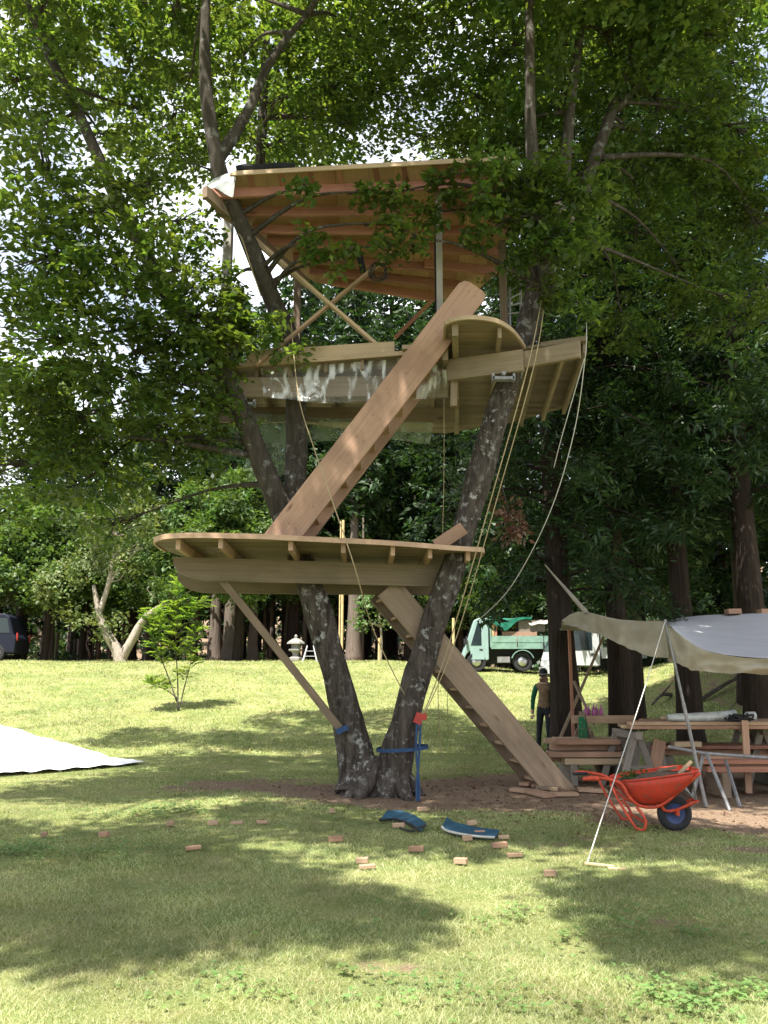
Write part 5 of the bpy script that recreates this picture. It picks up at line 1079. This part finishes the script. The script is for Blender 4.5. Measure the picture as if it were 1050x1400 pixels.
# white sheet on the lawn
c0 = G(198, 1045); c1 = G(-40, 1066); c2 = G(-40, 978)
gr = []
for i in range(41):
    t = i/40; a = c0.lerp(c1, t); b_ = c0.lerp(c2, t); row = []
    for j in range(41):
        u = j/40; q = a.lerp(b_, u); z = Hf(q.x, q.y)+.035+.03*mnoise.noise(Vector((q.x*2.1, q.y*2.1, 0)))+.05*(abs(mnoise.noise(Vector((q.x*1.2, q.y*3.4, 4)))))+.035*abs(mnoise.noise(Vector((q.x*5+q.y*3, q.y*4, 9))))
        row.append(Vector((q.x, q.y, z)))
    gr.append(row)
cloth('ground_sheet', gr, 'white_sheet', 'large white tarpaulin spread flat on the lawn', 'tarpaulin', 1)

# ------------------------------------------------------------------ vehicles
def wheel(root, c, r_, w, rimmat='chrome'):
    M = Matrix.Translation(c) @ Matrix.Rotation(math.pi/2, 4, 'X')
    ty = MB().lathe([(r_*.62, -w/2), (r_*.93, -w/2), (r_, -w*.32), (r_, w*.32), (r_*.93, w/2), (r_*.62, w/2)], 24, M).build('wheel', 'rubber', root, smooth=False)
    MB().lathe([(0, -w*.30), (r_*.22, -w*.36), (r_*.28, -w*.2), (r_*.5, -w*.26), (r_*.60, -w*.5), (r_*.63, -w*.5), (r_*.63, w*.4), (0, w*.4)], 20, M).build('rim', rimmat, ty, smooth=True)
def truck(name, base, L, cab_l, cab_h, bed_z, bed_h, wid, rw, paint, bedm, label, flip=False, rz=0.0, crew=False, wx=None):
    """faces -x; camera side is -y"""
    root = thing(name, base, label, 'truck'); T = Matrix.Translation(base) @ Matrix.Rotation(rz, 4, 'Z')
    if flip: T = T @ Matrix.Rotation(math.pi, 4, 'Z')
    h = wid/2; g = rw*.75
    poly = [(0.02, g), (0.0, g+.35), (.10, g+.62), (.42, cab_h-.10), (.62, cab_h), (cab_l-.04, cab_h), (cab_l, cab_h-.05), (cab_l, g+.15), (cab_l-.12, g+.12)]
    aw = rw*1.25; wxx = wx[0]
    poly += [(wxx+aw*math.cos(a), rw+aw*math.sin(a)) for a in np.linspace(.25, math.pi-.25, 8) if g < rw+aw*math.sin(a) and wxx+aw*math.cos(a) > .05 and wxx+aw*math.cos(a) < cab_l-.13]
    o = MB().prism(poly, -h, h, 'y', T).build('cab', paint, root); bv = o.modifiers.new('bevel', 'BEVEL'); bv.width = .035; bv.segments = 2
    ws = MB().prism([(.105, g+.66), (.40, cab_h-.13), (.44, cab_h-.12), (.16, g+.66)], -h+.12, h-.12, 'y', T @ Matrix.Translation((-.012, 0, 0))).build('windscreen', 'dark_glass', root)
    for sy in (-1, 1):
        dr = MB().prism([(.30, g+.16), (.28, g+.60), (.52, cab_h-.12), (cab_l-.16, cab_h-.12), (cab_l-.16, g+.16)], sy*h-.008, sy*h+.008, 'y', T).build('door', paint, root)
        MB().prism([(.30, g+.66), (.55, cab_h-.20), (cab_l-.26, cab_h-.20), (cab_l-.26, g+.66)], sy*(h+.010)-.006, sy*(h+.010)+.006, 'y', T).build('side_window', 'dark_glass', dr)
        MB().box(cab_l-.34, cab_l-.22, sy*(h+.016)-.012, sy*(h+.016)+.012, g+.50, g+.535, T).build('handle', 'chassis_black', dr)
        MB().box(-.03, .02, sy*h*.72-.11, sy*h*.72+.11, g+.16, g+.30, T).build('headlight', 'lamp_clear', root)
        MB().box(.12, .17, sy*(h+.10)-.08, sy*(h+.10)+.08, g+.70, g+.98, T).build('mirror', 'chassis_black', root)
    MB().box(-.06, .03, -h, h, g-.12, g+.12, T).build('bumper', 'chassis_black' if paint == 'truck_green' else paint, root)
    MB().box(cab_l-.1, L-.05, -h*.5, h*.5, rw*.8, bed_z-.06, T).build('chassis', 'chassis_black', root)
    MB().box(cab_l+.08, L, -h-.04, h+.04, bed_z-.06, bed_z, T).build('bed_floor', bedm, root)
    n = 3
    for sy in (-1, 1):
        for k in range(n):
            a = cab_l+.10+(L-cab_l-.12)*k/n; c_ = cab_l+.10+(L-cab_l-.12)*(k+1)/n-.03
            p_ = MB().box(a, c_, sy*(h+.02)-.02, sy*(h+.02)+.02, bed_z+.002, bed_z+bed_h, T).build('side_panel', bedm, root)
            MB().box(a+.02, c_-.02, sy*(h+.045)-.006, sy*(h+.045)+.006, bed_z+bed_h*.42, bed_z+bed_h*.56, T).build('rib', bedm, p_)
    MB().box(L-.03, L+.01, -h, h, bed_z+.002, bed_z+bed_h, T).build('tailgate', bedm, root)
    MB().box(cab_l+.05, cab_l+.10, -h, h, bed_z, cab_h-.05, T).build('headboard', bedm, root)
    for sy in (-1, 1):
        for x in wx: wheel(root, T @ Vector((x, sy*(h-.10), rw)), rw, .20 if rw > .3 else .15)
        MB().prism([(wx[1]+rw*1.2*math.cos(a), rw+rw*1.2*math.sin(a)) for a in np.linspace(.3, math.pi-.3, 9)]+[(wx[1]+rw*1.12*math.cos(a), rw+rw*1.12*math.sin(a)) for a in np.linspace(math.pi-.3, .3, 9)], sy*h-.1, sy*h+.02, 'y', T).build('mudguard', bedm if paint == 'truck_green' else 'chassis_black', root)
    MB().box(cab_l+.3, cab_l+.75, -h+.05, -h+.25, rw*.9, rw*1.5, T).build('fuel_tank', 'aluminium' if paint == 'truck_green' else 'chassis_black', root)
    return T
TY = 31.5
tb_ = gz((P(634, 915, TY).x, TY+.7, 0)); tb_.z = Hf(3.6, TY)+.02
T1 = truck('flatbed_truck', tb_, 3.9, .95, 1.92, .86, .40, 1.6, .35, 'truck_green', 'bed_green', 'pale green flatbed truck loaded under a green tarp', rz=R(-3), wx=(.50, 2.15))
h = .8
def tl(*b_): return Vector(b_)
ct = MB().box(1.45, 2.7, -.72, .6, .90, 1.42, T1); tag(ct.build('cargo_crate', 'cargo_brown'), 'brown boxed cargo standing on the green truck bed', 'crate')
ct = MB().box(2.05, 3.0, -.70, .5, 1.422, 1.82, T1); o = ct.build('cargo_box', 'old_grey_wood'); tag(o, 'grey-brown box stacked on the brown cargo of the green truck', 'box')
for (x, m_, lab) in [(1.10, 'bamboo', 'upright tan board right behind the green truck cab'), (1.21, 'rafter_board', 'upright reddish board behind the green truck cab')]: tag(MB().box(x-.04, x+.05, -.74, -.66, .90, 1.75, T1).build('upright_board', m_), lab, 'board')
g = [[T1 @ Vector((1.02+1.5*j/12, -.84-.03*math.sin(j*2.1), 1.98-.02*j*(i == 0)-(.0 if i == 0 else (i/5)*(.10+.45*math.exp(-((j-4)/3.0)**2))))) for j in range(13)] for i in range(6)]
g = [[T1 @ Vector((1.02+1.5*j/12, .7, 1.92)) for j in range(13)], [T1 @ Vector((1.02+1.5*j/12, 0, 1.97)) for j in range(13)]]+g
cloth('truck_tarp', g, 'tarp_green', 'green tarp draped over the front of the green truck load', 'tarpaulin', 1)
g = [[T1 @ Vector((2.4+1.0*j/8, y_, 1.80+.10*j/8+.03*math.sin(j*1.7+i)-(.16 if i == 3 else 0))) for j in range(9)] for i, y_ in enumerate((.6, 0, -.75, -.82))]
cloth('truck_tarp', g, 'tarp_grey', 'dirty grey tarp over the rear of the green truck load', 'tarpaulin', 1)
kb_ = gz((P(829, 915, 29.5).x, 30.2, 0)); kb_.z = Hf(7.4, 30.2)-.10
T2 = truck('small_truck', gz((P(742, 915, 29.8).x+.2, 30.4, 0), .0), 3.35, 1.75, 1.75, .66, .30, 1.42, .27, 'truck_white', 'truck_white', 'small white pickup truck parked behind the cedar trunk', rz=R(2), wx=(.75, 2.7))
vb = gz((P(-4, 900, 35).x, 35, 0)); vn_ = thing('van', vb, 'dark navy van parked at the left edge of the lawn', 'van')
TV = Matrix.Translation(vb) @ Matrix.Rotation(math.pi, 4, 'Z') @ Matrix.Rotation(R(4), 4, 'Z')
o = MB().prism([(-.95, .3), (-.98, .9), (-.86, 1.05), (-.66, 1.75), (-.45, 1.86), (2.6, 1.9), (3.2, 1.15), (3.6, 1.0), (3.7, .35)], -.85, .85, 'y', TV).build('body', 'van_navy', vn_); bv = o.modifiers.new('bevel', 'BEVEL'); bv.width = .06; bv.segments = 3
for sy in (-1, 1):
    for (a, c_) in [(-.66, .1), (.18, 1.1), (1.2, 2.1)]: MB().prism([(a-.06*(a < 0), 1.1), (a+.08, 1.68), (c_, 1.70), (c_, 1.1)], sy*.853-.008, sy*.853+.008, 'y', TV).build('window', 'dark_glass', vn_)
    for x in (-.25, 2.7): wheel(vn_, TV @ Vector((x, sy*.76, .33)), .33, .2)
    MB().box(-1.0, -.955, sy*.74-.05, sy*.74+.05, .8, 1.1, TV).build('tail_light', 'red_plastic', vn_)

# ------------------------------------------------------------------ small things at the back of the lawn
lb = G(403, 908) if False else gz((P(404, 905, 34.5).x, 34.5, 0)); sl = thing('stone_lantern', lb, 'small grey stone lantern at the wood edge beyond the left trunk', 'lantern'); ML = Matrix.Translation(lb)
MB().lathe([(0, 0), (.30, 0), (.30, .10), (.20, .14), (.13, .18), (.13, .30), (.2, .36), (.28, .40), (.28, .46), (0, .46)], 6, ML).build('pedestal', 'stone', sl)
MB().lathe([(0, .46), (.18, .46), (.18, .66), (0, .66)], 6, ML).build('light_box', 'stone', sl); MB().lathe([(0, .66), (.36, .66), (.34, .72), (.14, .86), (.06, .88), (.07, .96), (.03, 1.02), (0, 1.04)], 6, ML).build('roof', 'stone', sl)
sb_ = gz((P(424, 905, 34).x, 34, 0)); sl2 = thing('stepladder', sb_, 'white stepladder standing at the wood edge by the stone lantern', 'ladder')
for sx in (-1, 1):
    for sy in (-1, 1): MB().tube([sb_+Vector((sx*.28, sy*.25, 0)), sb_+Vector((sx*.12, 0, .62))], .022, 5).build('leg', 'truck_white', sl2)
for k in range(2): z = .2+.2*k; MB().box(-.22+.05*k, .22-.05*k, -.2+.06*k, -.12+.06*k, z, z+.02, Matrix.Translation(sb_)).build('step', 'truck_white', sl2)
for (px, Y, lab, m_) in [(467, 33, 'tall bamboo pole standing behind the left trunk, the thicker one', 'bamboo'), (463.5, 33.3, 'tall bamboo pole standing behind the left trunk, the thinner one', 'bamboo'), (518, 34, 'short tan stake under the small maple', 'bamboo'), (620, 31, 'tan wooden post in front of the green truck cab', 'bamboo')]:
    b_ = gz((P(px, 905, Y).x, Y, 0)); hh = 5.5 if px < 500 else (.9 if px < 600 else 1.9)
    tag(MB().tube([b_-Vector((0, 0, .05)), b_+Vector((.02, 0, hh))], .05 if px != 463.5 else .03, 7).build('bamboo_pole', m_), lab, 'pole')

# ------------------------------------------------------------------ the man
MY = 17.5
mb_ = gz((P(743, 1000, MY).x, MY, 0)); man = thing('person', mb_, 'man in dark cap, green sleeves, brown vest and black trousers looking down', 'person')
k_ = .91
def skin_mesh(nodes, edges, root_i):
    bm = bmesh.new(); lay = bm.verts.layers.skin.verify(); vv = []
    for (co, r_) in nodes:
        q = bm.verts.new(co); q[lay].radius = r_ if hasattr(r_, '__len__') else (r_, r_); vv.append(q)
    vv[root_i][lay].use_root = True
    for a, c_ in edges: bm.edges.new((vv[a], vv[c_]))
    me = bpy.data.meshes.new('tmp'); bm.to_mesh(me); bm.free(); o = bpy.data.objects.new('tmp', me); COL.objects.link(o)
    o.modifiers.new('s', 'SKIN'); sd_ = o.modifiers.new('d', 'SUBSURF'); sd_.levels = 2
    dg = bpy.context.evaluated_depsgraph_get(); em = bpy.data.meshes.new_from_object(o.evaluated_get(dg)); bpy.data.objects.remove(o); return em
nodes = [((0, 0, .92), (.155, .115)), ((0, .0, 1.08), (.15, .11)), ((0, -.01, 1.26), (.175, .12)), ((0, -.01, 1.38), (.13, .10)), ((-.01, -.03, 1.47), .058), ((-.02, -.06, 1.56), (.075, .09)), ((-.02, -.08, 1.66), (.075, .092)),
 ((.095, 0, .84), .10), ((.11, -.03, .47), .066), ((.12, .02, .10), .05), ((.13, -.12, .045), .045), ((-.095, 0, .84), .10), ((-.11, -.02, .47), .066), ((-.13, .02, .10), .05), ((-.15, -.12, .045), .045),
 ((.20, 0, 1.37), .07), ((.27, -.02, 1.10), .055), ((.24, -.14, .88), .042), ((.22, -.18, .80), .04), ((-.20, 0, 1.37), .07), ((-.27, -.0, 1.10), .055), ((-.26, -.05, .85), .042), ((-.255, -.07, .76), .038)]
edges = [(0, 1), (1, 2), (2, 3), (3, 4), (4, 5), (5, 6), (0, 7), (7, 8), (8, 9), (9, 10), (0, 11), (11, 12), (12, 13), (13, 14), (3, 15), (15, 16), (16, 17), (17, 18), (3, 19), (19, 20), (20, 21), (21, 22)]
em = skin_mesh(nodes, edges, 0); em.shade_smooth()
for m_ in ('trousers_black', 'vest_tan', 'shirt_green', 'skin', 'boot'): em.materials.append(MATS[m_])
for p in em.polygons:
    c = p.center
    if c.z > 1.43 and abs(c.x) < .12: i = 3
    elif abs(c.x) > .185 and c.z < .87 and c.z > .7: i = 3
    elif abs(c.x) > .17 and c.z > .86: i = 2
    elif c.z > .93: i = 1
    elif c.z > .10: i = 0
    else: i = 4
    p.material_index = i
MM = Matrix.Translation(mb_) @ Matrix.Rotation(R(-28), 4, 'Z') @ Matrix.Rotation(R(3), 4, 'Y') @ Matrix.Diagonal((k_, k_, k_, 1))
link(bpy.data.objects.new('body', em), 'body', man, MM)
hc = MM @ Vector((-.02, -.075, 1.635))
cap = MB(); HM = MM @ Matrix.Translation((-.02, -.07, 1.645)) @ Matrix.Rotation(R(22), 4, 'X')
cap.lathe([(.090, 0), (.093, .03), (.087, .075), (.058, .112), (.02, .126), (0, .127)], 16, HM).build('cap', 'cap_cloth', man, smooth=True)
MB().prism([(.075*math.cos(a), -.06-.10*math.sin(a)) for a in np.linspace(0, math.pi, 9)], .0, .012, 'z', HM).build('cap_peak', 'cap_cloth', man)
MB().lathe([(.0945, .014), (.0950, .036)], 16, HM).build('cap_stripe', 'cap_stripe', man)
HD = MM @ Matrix.Translation((-.02, -.085, 1.60)) @ Matrix.Rotation(R(22), 4, 'X')
MB().prism([(-.014, -.02), (.014, -.02), (.006, .035), (-.006, .035)], -.115, -.075, 'y', HD).build('nose', 'skin', man)
for s in (-1, 1):
    MB().lathe([(0, -.011), (.012, 0), (0, .011)], 8, HD @ Matrix.Translation((.034*s, -.088, .03))).build('eye', 'hair', man)
    MB().lathe([(0, -.03), (.015, -.01), (.018, .015), (0, .03)], 8, HD @ Matrix.Translation((.082*s, 0, .005))).build('ear', 'skin', man, smooth=True)
    w0 = Vector((.22*1, -.18, .80)) if s > 0 else Vector((-.255, -.07, .76))
    for k in range(4): q = w0+Vector((-.024+.016*k, -.012, -.02)); MB().tube(spline([MM @ q, MM @ (q+Vector((0, -.012, -.05))), MM @ (q+Vector((0, .004, -.085+.01*abs(k-1.5))))], 3), lerps([.011, .010, .007], 7), 6).build('finger', 'skin', man, smooth=True)
    MB().tube(spline([MM @ (w0+Vector((-.03*s, -.02, .0))), MM @ (w0+Vector((-.05*s, -.04, -.035))), MM @ (w0+Vector((-.045*s, -.05, -.065)))], 3), lerps([.013, .011, .008], 7), 6).build('thumb', 'skin', man, smooth=True)
MB().box(-.026, .026, -.094, -.088, -.048, -.040, HD).build('mouth', 'cargo_brown', man)
